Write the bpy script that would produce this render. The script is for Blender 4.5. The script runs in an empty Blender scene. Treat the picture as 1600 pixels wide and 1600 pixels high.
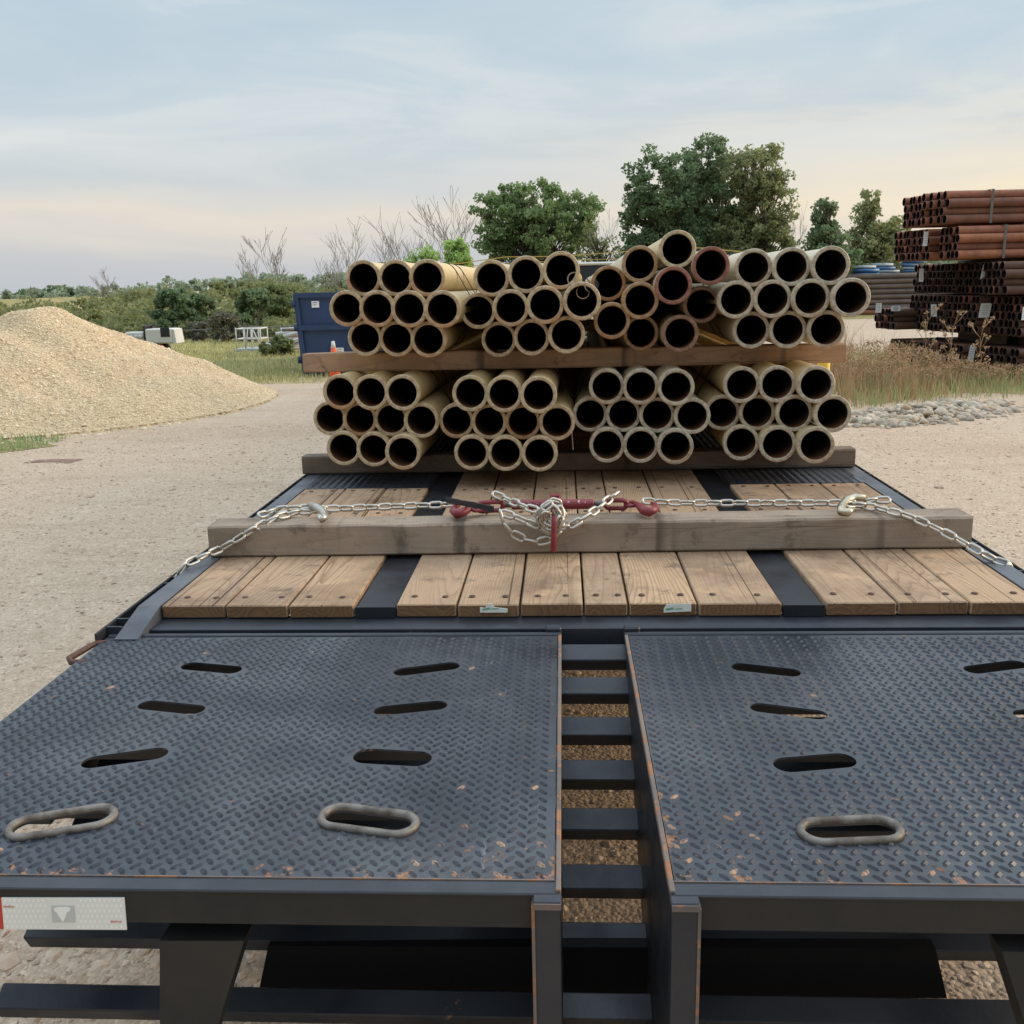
import bpy, bmesh, math, random
import numpy as np
from math import radians, sin, cos, pi, sqrt
from mathutils import Vector, Matrix

random.seed(7)
rng = np.random.default_rng(11)
S = bpy.context.scene
col = S.collection

# ------------------------------------------------------------------ camera
YAW, PITCH, ROLL = radians(3.2101), radians(13.534), radians(1.35)
CAM = Vector((0, 0, 1.86))
FPX = 1500.0
_f = Vector((-sin(YAW) * cos(PITCH), cos(YAW) * cos(PITCH), -sin(PITCH)))
_r0 = Vector((cos(YAW), sin(YAW), 0))
_u0 = _r0.cross(_f)
_R = _r0 * cos(ROLL) - _u0 * sin(ROLL)
_U = _r0 * sin(ROLL) + _u0 * cos(ROLL)
cam_d = bpy.data.cameras.new('camera')
cam = bpy.data.objects.new('camera', cam_d)
col.objects.link(cam)
cam.matrix_world = Matrix(((_R.x, _U.x, -_f.x, CAM.x), (_R.y, _U.y, -_f.y, CAM.y), (_R.z, _U.z, -_f.z, CAM.z), (0, 0, 0, 1)))
cam_d.sensor_width = 36
cam_d.lens = 36 * FPX / 1600
cam_d.clip_start = 0.05
cam_d.clip_end = 6000
S.camera = cam

def ray(px, py):
    return _f + _R * ((px - 800) / FPX) + _U * ((800 - py) / FPX)
def onz(px, py, z):
    d = ray(px, py)
    return CAM + d * ((z - CAM.z) / d.z)
def ony(px, py, y):
    d = ray(px, py)
    return CAM + d * (y / d.y)

# ------------------------------------------------------------------ world, sun, exposure
SUN_AZ, SUN_EL = radians(80), radians(18)
w = bpy.data.worlds.new('World')
S.world = w
w.use_nodes = True
nt = w.node_tree
nt.nodes.clear()
def N(t, k, **kw):
    n = t.nodes.new(k)
    for a, b in kw.items():
        setattr(n, a, b)
    return n
out = N(nt, 'ShaderNodeOutputWorld')
bg = N(nt, 'ShaderNodeBackground')
sky = N(nt, 'ShaderNodeTexSky', sky_type='NISHITA', sun_disc=False)
sky.sun_elevation = SUN_EL
sky.sun_rotation = SUN_AZ
sky.air_density = 1.2
sky.dust_density = 2.0
tc = N(nt, 'ShaderNodeTexCoord')
sep = N(nt, 'ShaderNodeSeparateXYZ')
nt.links.new(tc.outputs['Generated'], sep.inputs[0])
ramp = N(nt, 'ShaderNodeValToRGB')
cr = ramp.color_ramp
def lin(c):
    return tuple((v / 255 / 12.92 if v / 255 <= .04045 else ((v / 255 + .055) / 1.055) ** 2.4) for v in c)
stops = [(0.0, (200, 206, 213)), (0.035, (208, 210, 214)), (0.066, (236, 228, 217)), (0.10, (214, 219, 222)),
         (0.16, (212, 223, 229)), (0.27, (198, 217, 229)), (0.6, (190, 206, 222))]
while len(cr.elements) < len(stops):
    cr.elements.new(0.5)
for e, (p, c) in zip(cr.elements, stops):
    e.position = p
    e.color = (*lin(c), 1)
# streaky cloud field, tilted, displaces the ramp and adds pale cloud
mp = N(nt, 'ShaderNodeMapping')
mp.inputs['Rotation'].default_value = (0, radians(-5), 0)
mp.inputs['Scale'].default_value = (1.6, 1.6, 11)
nt.links.new(tc.outputs['Generated'], mp.inputs[0])
n1 = N(nt, 'ShaderNodeTexNoise')
n1.inputs['Scale'].default_value = 1.7
n1.inputs['Detail'].default_value = 5
n1.inputs['Roughness'].default_value = .5
n1.inputs['Distortion'].default_value = .5
nt.links.new(mp.outputs[0], n1.inputs['Vector'])
def M(t, op, a=None, b=None, clamp=False):
    n = N(t, 'ShaderNodeMath', operation=op)
    n.use_clamp = clamp
    for i, v in enumerate((a, b)):
        if v is None:
            continue
        if isinstance(v, (int, float)):
            n.inputs[i].default_value = v
        else:
            t.links.new(v, n.inputs[i])
    return n.outputs[0]
disp = M(nt, 'MULTIPLY', M(nt, 'SUBTRACT', n1.outputs['Fac'], .5), .085)
zz = M(nt, 'ADD', sep.outputs['Z'], disp, True)
nt.links.new(zz, ramp.inputs[0])
def MIX(t, fac, a, b, mode='MIX'):
    n = N(t, 'ShaderNodeMix', data_type='RGBA', blend_type=mode)
    for sock, v in ((n.inputs[0], fac), (n.inputs[6], a), (n.inputs[7], b)):
        if isinstance(v, (int, float)):
            sock.default_value = v
        elif isinstance(v, tuple):
            sock.default_value = (*v[:3], 1)
        else:
            t.links.new(v, sock)
    return n.outputs[2]
def MR(t, v, a, b, c=0., d=1.):
    n = N(t, 'ShaderNodeMapRange')
    t.links.new(v, n.inputs[0])
    for i, x in enumerate((a, b, c, d)):
        n.inputs[1 + i].default_value = x
    return n.outputs[0]
# warm cream clouds towards the sun side, low in the sky
warmx = MR(nt, sep.outputs['X'], -.12, .36)
warmz = MR(nt, sep.outputs['Z'], .19, .07)
n2 = N(nt, 'ShaderNodeTexNoise')
n2.inputs['Scale'].default_value = 3.1
n2.inputs['Detail'].default_value = 6
n2.inputs['Distortion'].default_value = .8
nt.links.new(mp.outputs[0], n2.inputs['Vector'])
warm = M(nt, 'MULTIPLY', M(nt, 'MULTIPLY', warmx, warmz), MR(nt, n2.outputs['Fac'], .3, .6, .45, 1.))
c1 = MIX(nt, warm, ramp.outputs[0], lin((252, 238, 212)))
mp3 = N(nt, 'ShaderNodeMapping')
mp3.inputs['Rotation'].default_value = (radians(4), radians(14), radians(20))
mp3.inputs['Scale'].default_value = (1.3, 1.3, 6.5)
nt.links.new(tc.outputs['Generated'], mp3.inputs[0])
n3 = N(nt, 'ShaderNodeTexNoise')
n3.inputs['Scale'].default_value = 2.3
n3.inputs['Detail'].default_value = 7
n3.inputs['Roughness'].default_value = .56
n3.inputs['Distortion'].default_value = .5
nt.links.new(mp3.outputs[0], n3.inputs['Vector'])
hi = MR(nt, sep.outputs['Z'], .07, .13)
puff = M(nt, 'MULTIPLY', M(nt, 'MULTIPLY', MR(nt, n3.outputs['Fac'], .47, .70), hi), .75)
c1b = MIX(nt, M(nt, 'MULTIPLY', M(nt, 'MULTIPLY', MR(nt, n3.outputs['Fac'], .52, .34), hi), .55), c1, lin((188, 208, 224)))
c2 = MIX(nt, puff, c1b, lin((236, 237, 236)))
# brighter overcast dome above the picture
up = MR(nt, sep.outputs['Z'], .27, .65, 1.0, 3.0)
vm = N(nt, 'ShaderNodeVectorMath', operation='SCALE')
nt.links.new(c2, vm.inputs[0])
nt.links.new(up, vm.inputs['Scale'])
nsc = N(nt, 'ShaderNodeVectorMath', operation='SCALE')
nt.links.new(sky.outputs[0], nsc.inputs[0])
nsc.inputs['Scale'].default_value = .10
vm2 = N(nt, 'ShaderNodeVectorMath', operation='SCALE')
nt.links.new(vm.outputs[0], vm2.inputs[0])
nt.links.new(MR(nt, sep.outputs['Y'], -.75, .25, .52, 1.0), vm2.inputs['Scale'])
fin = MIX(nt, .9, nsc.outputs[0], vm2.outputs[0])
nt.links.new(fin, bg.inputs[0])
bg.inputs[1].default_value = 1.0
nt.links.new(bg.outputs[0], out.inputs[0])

sd = bpy.data.lights.new('sun', 'SUN')
sd.energy = 2.6
sd.angle = radians(30)
sd.color = (1.0, .78, .55)
sun = bpy.data.objects.new('sun', sd)
col.objects.link(sun)
sv = Vector((sin(SUN_AZ) * cos(SUN_EL), cos(SUN_AZ) * cos(SUN_EL), sin(SUN_EL)))
sun.rotation_euler = sv.to_track_quat('Z', 'Y').to_euler()
sun.location = (30, 20, 20)
S.view_settings.view_transform = 'Standard'
S.view_settings.look = 'None'
S.view_settings.exposure = 0.0
S.view_settings.gamma = 1

# ------------------------------------------------------------------ mesh helpers
class MB:
    def __init__(s):
        s.v = []; s.f = []; s.m = []; s.sm = []
    def add(s, vs, fs, mi=0, smooth=False):
        o = len(s.v)
        s.v += [tuple(v) for v in vs]
        s.f += [tuple(i + o for i in f) for f in fs]
        s.m += [mi] * len(fs)
        s.sm += [smooth] * len(fs)
    def box(s, x0, x1, y0, y1, z0, z1, mi=0, M4=None, ch=0.0):
        if ch > 0:
            c = min(ch, .45 * min(abs(x1 - x0), abs(y1 - y0), abs(z1 - z0)))
            vs = []
            idx = {}
            for ix, X in enumerate((x0, x1)):
                for iy, Y in enumerate((y0, y1)):
                    for iz, Z in enumerate((z0, z1)):
                        sx, sy, sz = (1 if ix == 0 else -1), (1 if iy == 0 else -1), (1 if iz == 0 else -1)
                        for a, p in (('x', (X, Y + sy * c, Z + sz * c)), ('y', (X + sx * c, Y, Z + sz * c)), ('z', (X + sx * c, Y + sy * c, Z))):
                            idx[(ix, iy, iz, a)] = len(vs)
                            vs.append(p)
            g = lambda *k: idx[k]
            fs = []
            for ix in (0, 1):
                fs.append([g(ix, 0, 0, 'x'), g(ix, 1, 0, 'x'), g(ix, 1, 1, 'x'), g(ix, 0, 1, 'x')])
                fs.append([g(0, ix, 0, 'y'), g(1, ix, 0, 'y'), g(1, ix, 1, 'y'), g(0, ix, 1, 'y')])
                fs.append([g(0, 0, ix, 'z'), g(1, 0, ix, 'z'), g(1, 1, ix, 'z'), g(0, 1, ix, 'z')])
            for a in (0, 1):
                for b in (0, 1):
                    fs.append([g(0, a, b, 'y'), g(1, a, b, 'y'), g(1, a, b, 'z'), g(0, a, b, 'z')])
                    fs.append([g(a, 0, b, 'x'), g(a, 1, b, 'x'), g(a, 1, b, 'z'), g(a, 0, b, 'z')])
                    fs.append([g(a, b, 0, 'x'), g(a, b, 1, 'x'), g(a, b, 1, 'y'), g(a, b, 0, 'y')])
                    for d in (0, 1):
                        fs.append([g(a, b, d, 'x'), g(a, b, d, 'y'), g(a, b, d, 'z')])
        else:
            vs = [(x, y, z) for x in (x0, x1) for y in (y0, y1) for z in (z0, z1)]
            fs = [(0, 1, 3, 2), (4, 6, 7, 5), (0, 4, 5, 1), (2, 3, 7, 6), (0, 2, 6, 4), (1, 5, 7, 3)]
        if M4 is not None:
            vs = [M4 @ Vector(v) for v in vs]
        s.add(vs, fs, mi)
    def tube(s, pts, r, n=8, mi=0, closed=False, caps=True):
        pts = [Vector(p) for p in pts]
        K = len(pts)
        rs = r if isinstance(r, (list, tuple)) else [r] * K
        vs = []; fs = []
        pn = None
        for i, p in enumerate(pts):
            if closed:
                t = pts[(i + 1) % K] - pts[i - 1]
            else:
                t = pts[min(i + 1, K - 1)] - pts[max(i - 1, 0)]
            if t.length < 1e-9:
                t = Vector((0, 0, 1))
            t.normalize()
            if pn is None:
                a = Vector((0, 0, 1)) if abs(t.z) < .9 else Vector((1, 0, 0))
                pn = (a - t * a.dot(t)).normalized()
            else:
                pn = (pn - t * pn.dot(t))
                if pn.length < 1e-6:
                    pn = t.orthogonal()
                pn.normalize()
            b = t.cross(pn)
            for k in range(n):
                q = 2 * pi * k / n
                vs.append(p + pn * (rs[i] * cos(q)) + b * (rs[i] * sin(q)))
        rings = K if closed else K - 1
        for i in range(rings):
            j = (i + 1) % K
            for k in range(n):
                k2 = (k + 1) % n
                fs.append((i * n + k, i * n + k2, j * n + k2, j * n + k))
        if caps and not closed:
            fs.append(tuple(range(n))[::-1])
            fs.append(tuple((K - 1) * n + k for k in range(n)))
        s.add(vs, fs, mi, True)
    def build(s, name, mats, parent=None, loc=None):
        me = bpy.data.meshes.new(name)
        me.from_pydata(s.v, [], s.f)
        if not isinstance(mats, (list, tuple)):
            mats = [mats]
        for m in mats:
            me.materials.append(m)
        me.polygons.foreach_set('material_index', s.m)
        me.polygons.foreach_set('use_smooth', s.sm)
        bm = bmesh.new(); bm.from_mesh(me)
        bmesh.ops.recalc_face_normals(bm, faces=bm.faces)
        bm.to_mesh(me); bm.free()
        me.update()
        return link(name, me, parent, loc)

def link(name, me, parent=None, loc=None):
    o = bpy.data.objects.new(name, me)
    col.objects.link(o)
    if loc is not None:
        o.location = loc
    if parent is not None:
        o.parent = parent
    return o

def np_mesh(name, V, F, mat, parent=None, smooth=False, mi=None):
    """V (n,3); F (m,k) uniform polygon size"""
    me = bpy.data.meshes.new(name)
    V = np.asarray(V, np.float32); F = np.asarray(F, np.int32)
    m, k = F.shape
    me.vertices.add(len(V)); me.vertices.foreach_set('co', V.ravel())
    me.loops.add(m * k); me.loops.foreach_set('vertex_index', F.ravel())
    me.polygons.add(m)
    me.polygons.foreach_set('loop_start', np.arange(0, m * k, k, dtype=np.int32))
    me.polygons.foreach_set('use_smooth', np.full(m, smooth))
    for x in (mat if isinstance(mat, (list, tuple)) else [mat]):
        me.materials.append(x)
    if mi is not None:
        me.polygons.foreach_set('material_index', np.asarray(mi, np.int32))
    me.update(calc_edges=True)
    me.validate()
    return link(name, me, parent)

def tag(o, label=None, cat=None, group=None, kind=None):
    if label: o['label'] = label
    if cat: o['category'] = cat
    if group: o['group'] = group
    if kind: o['kind'] = kind
    return o
def empty(name, loc, label, cat, group=None, rz=0.):
    o = bpy.data.objects.new(name, None)
    o.empty_display_size = .2
    col.objects.link(o)
    o.location = loc
    o.rotation_euler.z = rz
    return tag(o, label, cat, group)

# ------------------------------------------------------------------ material helpers
def mat(name, base=(.5, .5, .5), rough=.6, metal=0., spec=.5):
    m = bpy.data.materials.new(name)
    m.use_nodes = True
    t = m.node_tree
    b = t.nodes['Principled BSDF']
    b.inputs['Base Color'].default_value = (*base, 1)
    b.inputs['Roughness'].default_value = rough
    b.inputs['Metallic'].default_value = metal
    b.inputs['Specular IOR Level'].default_value = spec
    return m, t, b
def noise(t, vec, scale, detail=4, rough=.55, dist=0.):
    n = N(t, 'ShaderNodeTexNoise')
    n.inputs['Scale'].default_value = scale
    n.inputs['Detail'].default_value = detail
    n.inputs['Roughness'].default_value = rough
    n.inputs['Distortion'].default_value = dist
    if vec is not None:
        t.links.new(vec, n.inputs['Vector'])
    return n.outputs['Fac']
def voro(t, vec, scale, feature='F1', outp='Distance'):
    n = N(t, 'ShaderNodeTexVoronoi', feature=feature)
    n.inputs['Scale'].default_value = scale
    if vec is not None:
        t.links.new(vec, n.inputs['Vector'])
    return n.outputs[outp]
def ocoord(t):
    return N(t, 'ShaderNodeTexCoord').outputs['Object']
def wcoord(t):
    return N(t, 'ShaderNodeNewGeometry').outputs['Position']
def island(t):
    return N(t, 'ShaderNodeNewGeometry').outputs['Random Per Island']
def mapping(t, vec, scale=(1, 1, 1), loc=(0, 0, 0), rot=(0, 0, 0)):
    n = N(t, 'ShaderNodeMapping')
    n.inputs['Scale'].default_value = scale
    n.inputs['Location'].default_value = loc
    n.inputs['Rotation'].default_value = rot
    t.links.new(vec, n.inputs[0])
    return n.outputs[0]
def bump(t, b, h, strength=.5, dist=.01, prev=None):
    n = N(t, 'ShaderNodeBump')
    n.inputs['Strength'].default_value = strength
    n.inputs['Distance'].default_value = dist
    t.links.new(h, n.inputs['Height'])
    if prev is not None:
        t.links.new(prev, n.inputs['Normal'])
    t.links.new(n.outputs[0], b.inputs['Normal'])
    return n.outputs[0]
def setc(t, b, c):
    t.links.new(c, b.inputs['Base Color'])
def vadd(t, v, s):
    n = N(t, 'ShaderNodeVectorMath', operation='ADD')
    t.links.new(v, n.inputs[0])
    cx = N(t, 'ShaderNodeCombineXYZ')
    for i in range(3):
        t.links.new(s, cx.inputs[i])
    t.links.new(cx.outputs[0], n.inputs[1])
    return n.outputs[0]

# gravel ground
def gravel_mat(name, ca, cb, cdirt, bscale=64., patch=True):
    m, t, b = mat(name, rough=.95, spec=.15)
    p = wcoord(t)
    base = MIX(t, noise(t, p, .35, 5), ca, cb)
    if patch:
        base = MIX(t, MR(t, noise(t, mapping(t, p, (.25, 1, 1)), .55, 5, .6), .52, .68, 0, .55), base, cdirt)
    if patch:
        base = MIX(t, MR(t, noise(t, mapping(t, p, (1.1, .10, 1), (0, 0, 0), (0, 0, radians(-18))), 1.0, 4, .6), .50, .66, 0, .38), base, (.66, .56, .44))
        base = MIX(t, MR(t, noise(t, mapping(t, p, (.35, 1.6, 1)), 1.3, 6, .7), .53, .66, 0, .5), base, (.34, .255, .175))
    vc = voro(t, p, bscale, 'F1', 'Color')
    sc = N(t, 'ShaderNodeSeparateColor'); t.links.new(vc, sc.inputs[0])
    base = MIX(t, MR(t, sc.outputs[0], 0, 1, 0, .55), base, (ca[0] * .58, ca[1] * .55, ca[2] * .52))
    base = MIX(t, MR(t, sc.outputs[1], .8, 1., 0, .6), base, (min(ca[0] * 1.45, .8), min(ca[1] * 1.45, .8), min(ca[2] * 1.5, .8)))
    base = MIX(t, MR(t, noise(t, p, 9., 5, .65), .35, .65, 0, .45), base, (ca[0] * .7, ca[1] * .66, ca[2] * .6), 'MIX')
    setc(t, b, base)
    h1 = voro(t, p, bscale)
    h2 = noise(t, p, 14, 6, .7)
    h3 = noise(t, p, 2.2, 3)
    hh = M(t, 'ADD', M(t, 'MULTIPLY', h1, -.5), M(t, 'ADD', h2, M(t, 'MULTIPLY', h3, 1.5)))
    bump(t, b, hh, .6, .022)
    return m
m_ground = gravel_mat('limestone_gravel', (.56, .43, .31), (.62, .49, .365), (.42, .30, .20))
m_pile = gravel_mat('crushed_stone', (.66, .525, .34), (.61, .475, .30), (.5, .4, .3), 30., False)

m_peb, t, b = mat('pebble', rough=.9, spec=.2)
r = island(t)
c = MIX(t, r, (.40, .295, .215), (.67, .53, .405))
wn = N(t, 'ShaderNodeTexWhiteNoise', noise_dimensions='1D'); t.links.new(r, wn.inputs['W'])
c = MIX(t, MR(t, wn.outputs[0], .72, 1., 0, .8), c, (.33, .24, .17))
setc(t, b, c)
m_pebp, t, b = mat('pile_pebble', rough=.9, spec=.2)
r = island(t)
c = MIX(t, r, (.53, .41, .26), (.80, .66, .46))
c = MIX(t, MR(t, noise(t, wcoord(t), .5, 3), .5, .7, 0, .5), c, (.46, .40, .30))
setc(t, b, c)
m_cob, t, b = mat('cobble', rough=.75, spec=.3)
r = island(t)
wn = N(t, 'ShaderNodeTexWhiteNoise', noise_dimensions='1D'); t.links.new(r, wn.inputs['W'])
c = MIX(t, wn.outputs[0], (.27, .23, .18), (.60, .50, .38))
c = MIX(t, MR(t, r, .75, 1., 0, 1.), c, (.46, .33, .18))
c = MIX(t, MR(t, noise(t, wcoord(t), 30, 4), .4, .6, 0, .35), c, (.22, .2, .17))
setc(t, b, c)

# painted steel
def steel_mat(name, base, rough=.42, rust=.62, rscale=7., dirt=.35, dust=(.17, .16, .15), fine=90., lozenge=False, wear=False):
    m, t, b = mat(name, base, rough, 0., .5)
    p = wcoord(t)
    c = MIX(t, MR(t, noise(t, p, 2.2, 6, .62), .42, .66, 0, dirt), base, dust)
    c = MIX(t, MR(t, noise(t, p, 9, 5, .7), .45, .7, 0, .35), c, (base[0] * .55, base[1] * .55, base[2] * .6))
    n = noise(t, p, rscale, 6, .72)
    rm = MR(t, n, rust, rust + .035)
    if lozenge:
        r = island(t)
        area = MR(t, noise(t, p, 2.6, 3), .52, .66)
        rl = M(t, 'MULTIPLY', MR(t, r, .86, .88), area)
        rm = M(t, 'MAXIMUM', rm, rl)
    if wear:
        # chipped, rusting paint along the inner and near edges of the ramps, scuffs and oily dark stains elsewhere
        sx = N(t, 'ShaderNodeSeparateXYZ'); t.links.new(p, sx.inputs[0])
        dx = M(t, 'ABSOLUTE', M(t, 'SUBTRACT', M(t, 'ABSOLUTE', M(t, 'SUBTRACT', sx.outputs[0], .0775)), .0895))
        dy = M(t, 'ABSOLUTE', M(t, 'SUBTRACT', sx.outputs[1], 1.43))
        dd = M(t, 'MINIMUM', dx, dy)
        nn = noise(t, p, 26, 6, .75)
        prox = MR(t, dd, .0, .04, .115, 0)
        corner = MR(t, M(t, 'ADD', dx, dy), .05, .40, .05, 0)
        rm = M(t, 'MAXIMUM', rm, MR(t, M(t, 'ADD', nn, M(t, 'ADD', prox, corner)), .66, .70))
        sc_ = noise(t, mapping(t, p, (14, 2.2, 1), (0, 0, 0), (0, 0, radians(25))), 3., 5, .8)
        c = MIX(t, MR(t, sc_, .66, .70, 0, .45), c, (.24, .24, .25))
        c = MIX(t, MR(t, noise(t, p, 3.1, 4, .55), .54, .66, 0, .6), c, (.008, .009, .012))
    rc = MIX(t, noise(t, p, 60, 4), (.17, .07, .035), (.40, .20, .10))
    c = MIX(t, rm, c, rc)
    setc(t, b, c)
    ro = MR(t, noise(t, p, 3.4 if wear else 5, 5), .36, .64, rough - (.16 if wear else .10), rough + .16)
    ro = M(t, 'ADD', ro, M(t, 'MULTIPLY', rm, .35), True)
    t.links.new(ro, b.inputs['Roughness'])
    bump(t, b, noise(t, p, fine, 3), .12, .004)
    return m
m_plate = steel_mat('tread_plate_paint', (.015, .019, .027), .34, .72, 6., .6, (.075, .076, .080), 70., wear=True)
m_loz = steel_mat('tread_lozenge_paint', (.022, .026, .036), .46, .70, 6., .45, (.080, .080, .084), 70., False, True)
m_loz.node_tree.nodes['Principled BSDF'].inputs['Specular IOR Level'].default_value = .35
m_lozrust, t, b = mat('worn_rusty_lozenge', rough=.7)
r = island(t)
c = MIX(t, r, (.22, .10, .055), (.40, .25, .16))
c = MIX(t, MR(t, noise(t, wcoord(t), 70, 3), .45, .58), c, (.07, .065, .07))
setc(t, b, c)
m_steel = steel_mat('dark_blue_steel', (.015, .019, .027), .45, .68, 5., .35, (.05, .05, .053))
m_black = steel_mat('black_steel', (.010, .012, .016), .45, .72, 5., .25, (.03, .03, .03))
m_face = steel_mat('olive_black_steel', (.014, .014, .013), .6, .71, 6., .3, (.03, .028, .022))
m_rustedge = steel_mat('rusty_edge', (.12, .10, .09), .75, .53, 22., .7, (.24, .17, .13))
m_railt = steel_mat('rail_top', (.06, .067, .08), .5, .69, 4., .5, (.18, .175, .17))
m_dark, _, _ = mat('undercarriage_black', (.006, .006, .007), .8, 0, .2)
m_ringm, t, b = mat('bare_ring_steel', (.20, .185, .165), .55, .35, .5)
p = wcoord(t)
setc(t, b, MIX(t, MR(t, noise(t, p, 24, 5), .4, .62), (.20, .18, .155), (.09, .07, .055)))
bump(t, b, noise(t, p, 80, 4), .3, .003)

# deck wood
def wood_mat(name, light, dark, weather, axis='Y', ringscale=16., wet=.0, stain=.35, cracks=False):
    m, t, b = mat(name, light, .78, 0, .25)
    p = ocoord(t)
    r = island(t)
    rv = M(t, 'MULTIPLY', r, 37.)
    st = (1, .09, 1) if axis == 'Y' else (.09, 1, 1)
    q = mapping(t, p, st)
    # per board offset of the growth rings
    cx = N(t, 'ShaderNodeCombineXYZ')
    wn = N(t, 'ShaderNodeTexWhiteNoise', noise_dimensions='1D'); t.links.new(rv, wn.inputs['W'])
    sc = N(t, 'ShaderNodeSeparateColor'); t.links.new(wn.outputs['Color'], sc.inputs[0])
    a = M(t, 'MULTIPLY', sc.outputs[0], 3.7)
    t.links.new(a, cx.inputs[0]); t.links.new(rv, cx.inputs[1])
    z = M(t, 'MULTIPLY', sc.outputs[1], .05)
    t.links.new(z, cx.inputs[2])
    ad = N(t, 'ShaderNodeVectorMath', operation='ADD')
    t.links.new(q, ad.inputs[0]); t.links.new(cx.outputs[0], ad.inputs[1])
    v = ad.outputs[0]
    n0 = noise(t, v, 3.0, 2, .5)
    n1 = noise(t, v, 9.0, 2, .5)
    # ring coordinate: across-grain position warped by slow noise -> cathedral figure
    sp = N(t, 'ShaderNodeSeparateXYZ'); t.links.new(v, sp.inputs[0])
    across = sp.outputs[0] if axis == 'Y' else sp.outputs[2]
    ph = M(t, 'ADD', M(t, 'MULTIPLY', across, 60. if axis == 'Y' else 45.), M(t, 'ADD', M(t, 'MULTIPLY', n0, 75.), M(t, 'MULTIPLY', n1, 9.)))
    sw = M(t, 'FRACT', M(t, 'MULTIPLY', ph, ringscale / 11. * .55))
    ring = MR(t, sw, .35, 1.0)            # slow rise, sharp fall like late wood
    ring = M(t, 'MULTIPLY', ring, ring)
    fib = noise(t, mapping(t, v, (260, 14 if axis == 'Y' else 260, 260)) if axis == 'Y' else mapping(t, v, (14, 260, 260)), 1., 3, .6)
    c = MIX(t, M(t, 'MULTIPLY', ring, .95), light, dark)
    c = MIX(t, MR(t, fib, .35, .7, 0, .35), c, dark)
    c = MIX(t, MR(t, sc.outputs[2], 0, 1, 0, .7), c, weather)
    pw = wcoord(t)
    c = MIX(t, MR(t, noise(t, pw, 2.6, 5, .65), .45, .7, 0, stain), c, (weather[0] * .45, weather[1] * .42, weather[2] * .4))
    c = MIX(t, MR(t, noise(t, pw, 5.5, 4, .6), .60, .72, 0, .35), c, (min(1, light[0] * 1.25), min(1, light[1] * 1.2), min(1, light[2] * 1.15)))
    crk = noise(t, mapping(t, v, (85, 1.6, 85) if axis == 'Y' else (1.6, 85, 85)), 1., 3, .55)
    c = MIX(t, MR(t, crk, .645, .675, 0, .85), c, (dark[0] * .3, dark[1] * .28, dark[2] * .25))
    bl = noise(t, pw, 8.5, 6, .75)
    c = MIX(t, MR(t, bl, .57, .66, 0, .65), c, (.12, .085, .06))
    # knots
    kd = voro(t, mapping(t, p, (3.2, .9, 3.2) if axis == 'Y' else (.8, 3., 3.)), 1.3)
    c = MIX(t, MR(t, kd, .10, .05), c, (dark[0] * .45, dark[1] * .4, dark[2] * .35))
    ax_n = N(t, 'ShaderNodeSeparateXYZ'); t.links.new(N(t, 'ShaderNodeTexCoord').outputs['Normal'], ax_n.inputs[0])
    endm = MR(t, M(t, 'ABSOLUTE', ax_n.outputs[1 if axis == 'Y' else 0]), .85, .95)
    rr = voro(t, mapping(t, p, (9., 1, 9.) if axis == 'Y' else (1, 7., 7.)), 1.0)
    er = M(t, 'FRACT', M(t, 'MULTIPLY', rr, 9.))
    c = MIX(t, endm, c, MIX(t, er, (dark[0] * .95, dark[1] * .95, dark[2] * .95), (dark[0] * .6, dark[1] * .6, dark[2] * .6)))
    if cracks:
        px_ = N(t, 'ShaderNodeSeparateXYZ'); t.links.new(p, px_.inputs[0])
        # circular saw marks: curved near-vertical scratches, plus dark strap stains
        sm = M(t, 'SINE', M(t, 'ADD', M(t, 'MULTIPLY', px_.outputs[0], 520.), M(t, 'ADD', M(t, 'MULTIPLY', px_.outputs[2], 340.), M(t, 'MULTIPLY', noise(t, p, 3., 3), 60.))))
        c = MIX(t, MR(t, sm, .2, 1., 0, .16), c, (dark[0] * .75, dark[1] * .7, dark[2] * .7))
        bn = noise(t, mapping(t, p, (5.5, .25, .25)), 1., 3, .5)
        c = MIX(t, MR(t, bn, .60, .65, 0, .75), c, (.085, .07, .06))
        c = MIX(t, MR(t, noise(t, mapping(t, p, (7., 3, 3), (4, 2, 1)), 1., 5, .7), .6, .72, 0, .6), c, (.10, .08, .065))
    setc(t, b, c)
    hh = M(t, 'ADD', M(t, 'MULTIPLY', ring, -.6), M(t, 'MULTIPLY', fib, .7))
    bump(t, b, hh, .35, .004)
    return m
m_deck = wood_mat('deck_wood', (.56, .385, .23), (.24, .13, .065), (.33, .225, .15), stain=.8)
m_timber = wood_mat('weathered_timber', (.40, .295, .205), (.24, .17, .115), (.31, .255, .20), 'X', 9., stain=.6, cracks=True)
m_timber_brown = wood_mat('brown_timber', (.50, .30, .17), (.28, .15, .08), (.42, .29, .20), 'X', 7., stain=.75, cracks=True)
m_timber_dark = wood_mat('dark_timber', (.25, .19, .14), (.13, .09, .065), (.22, .175, .14), 'X', 8., stain=.7, cracks=True)

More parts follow.
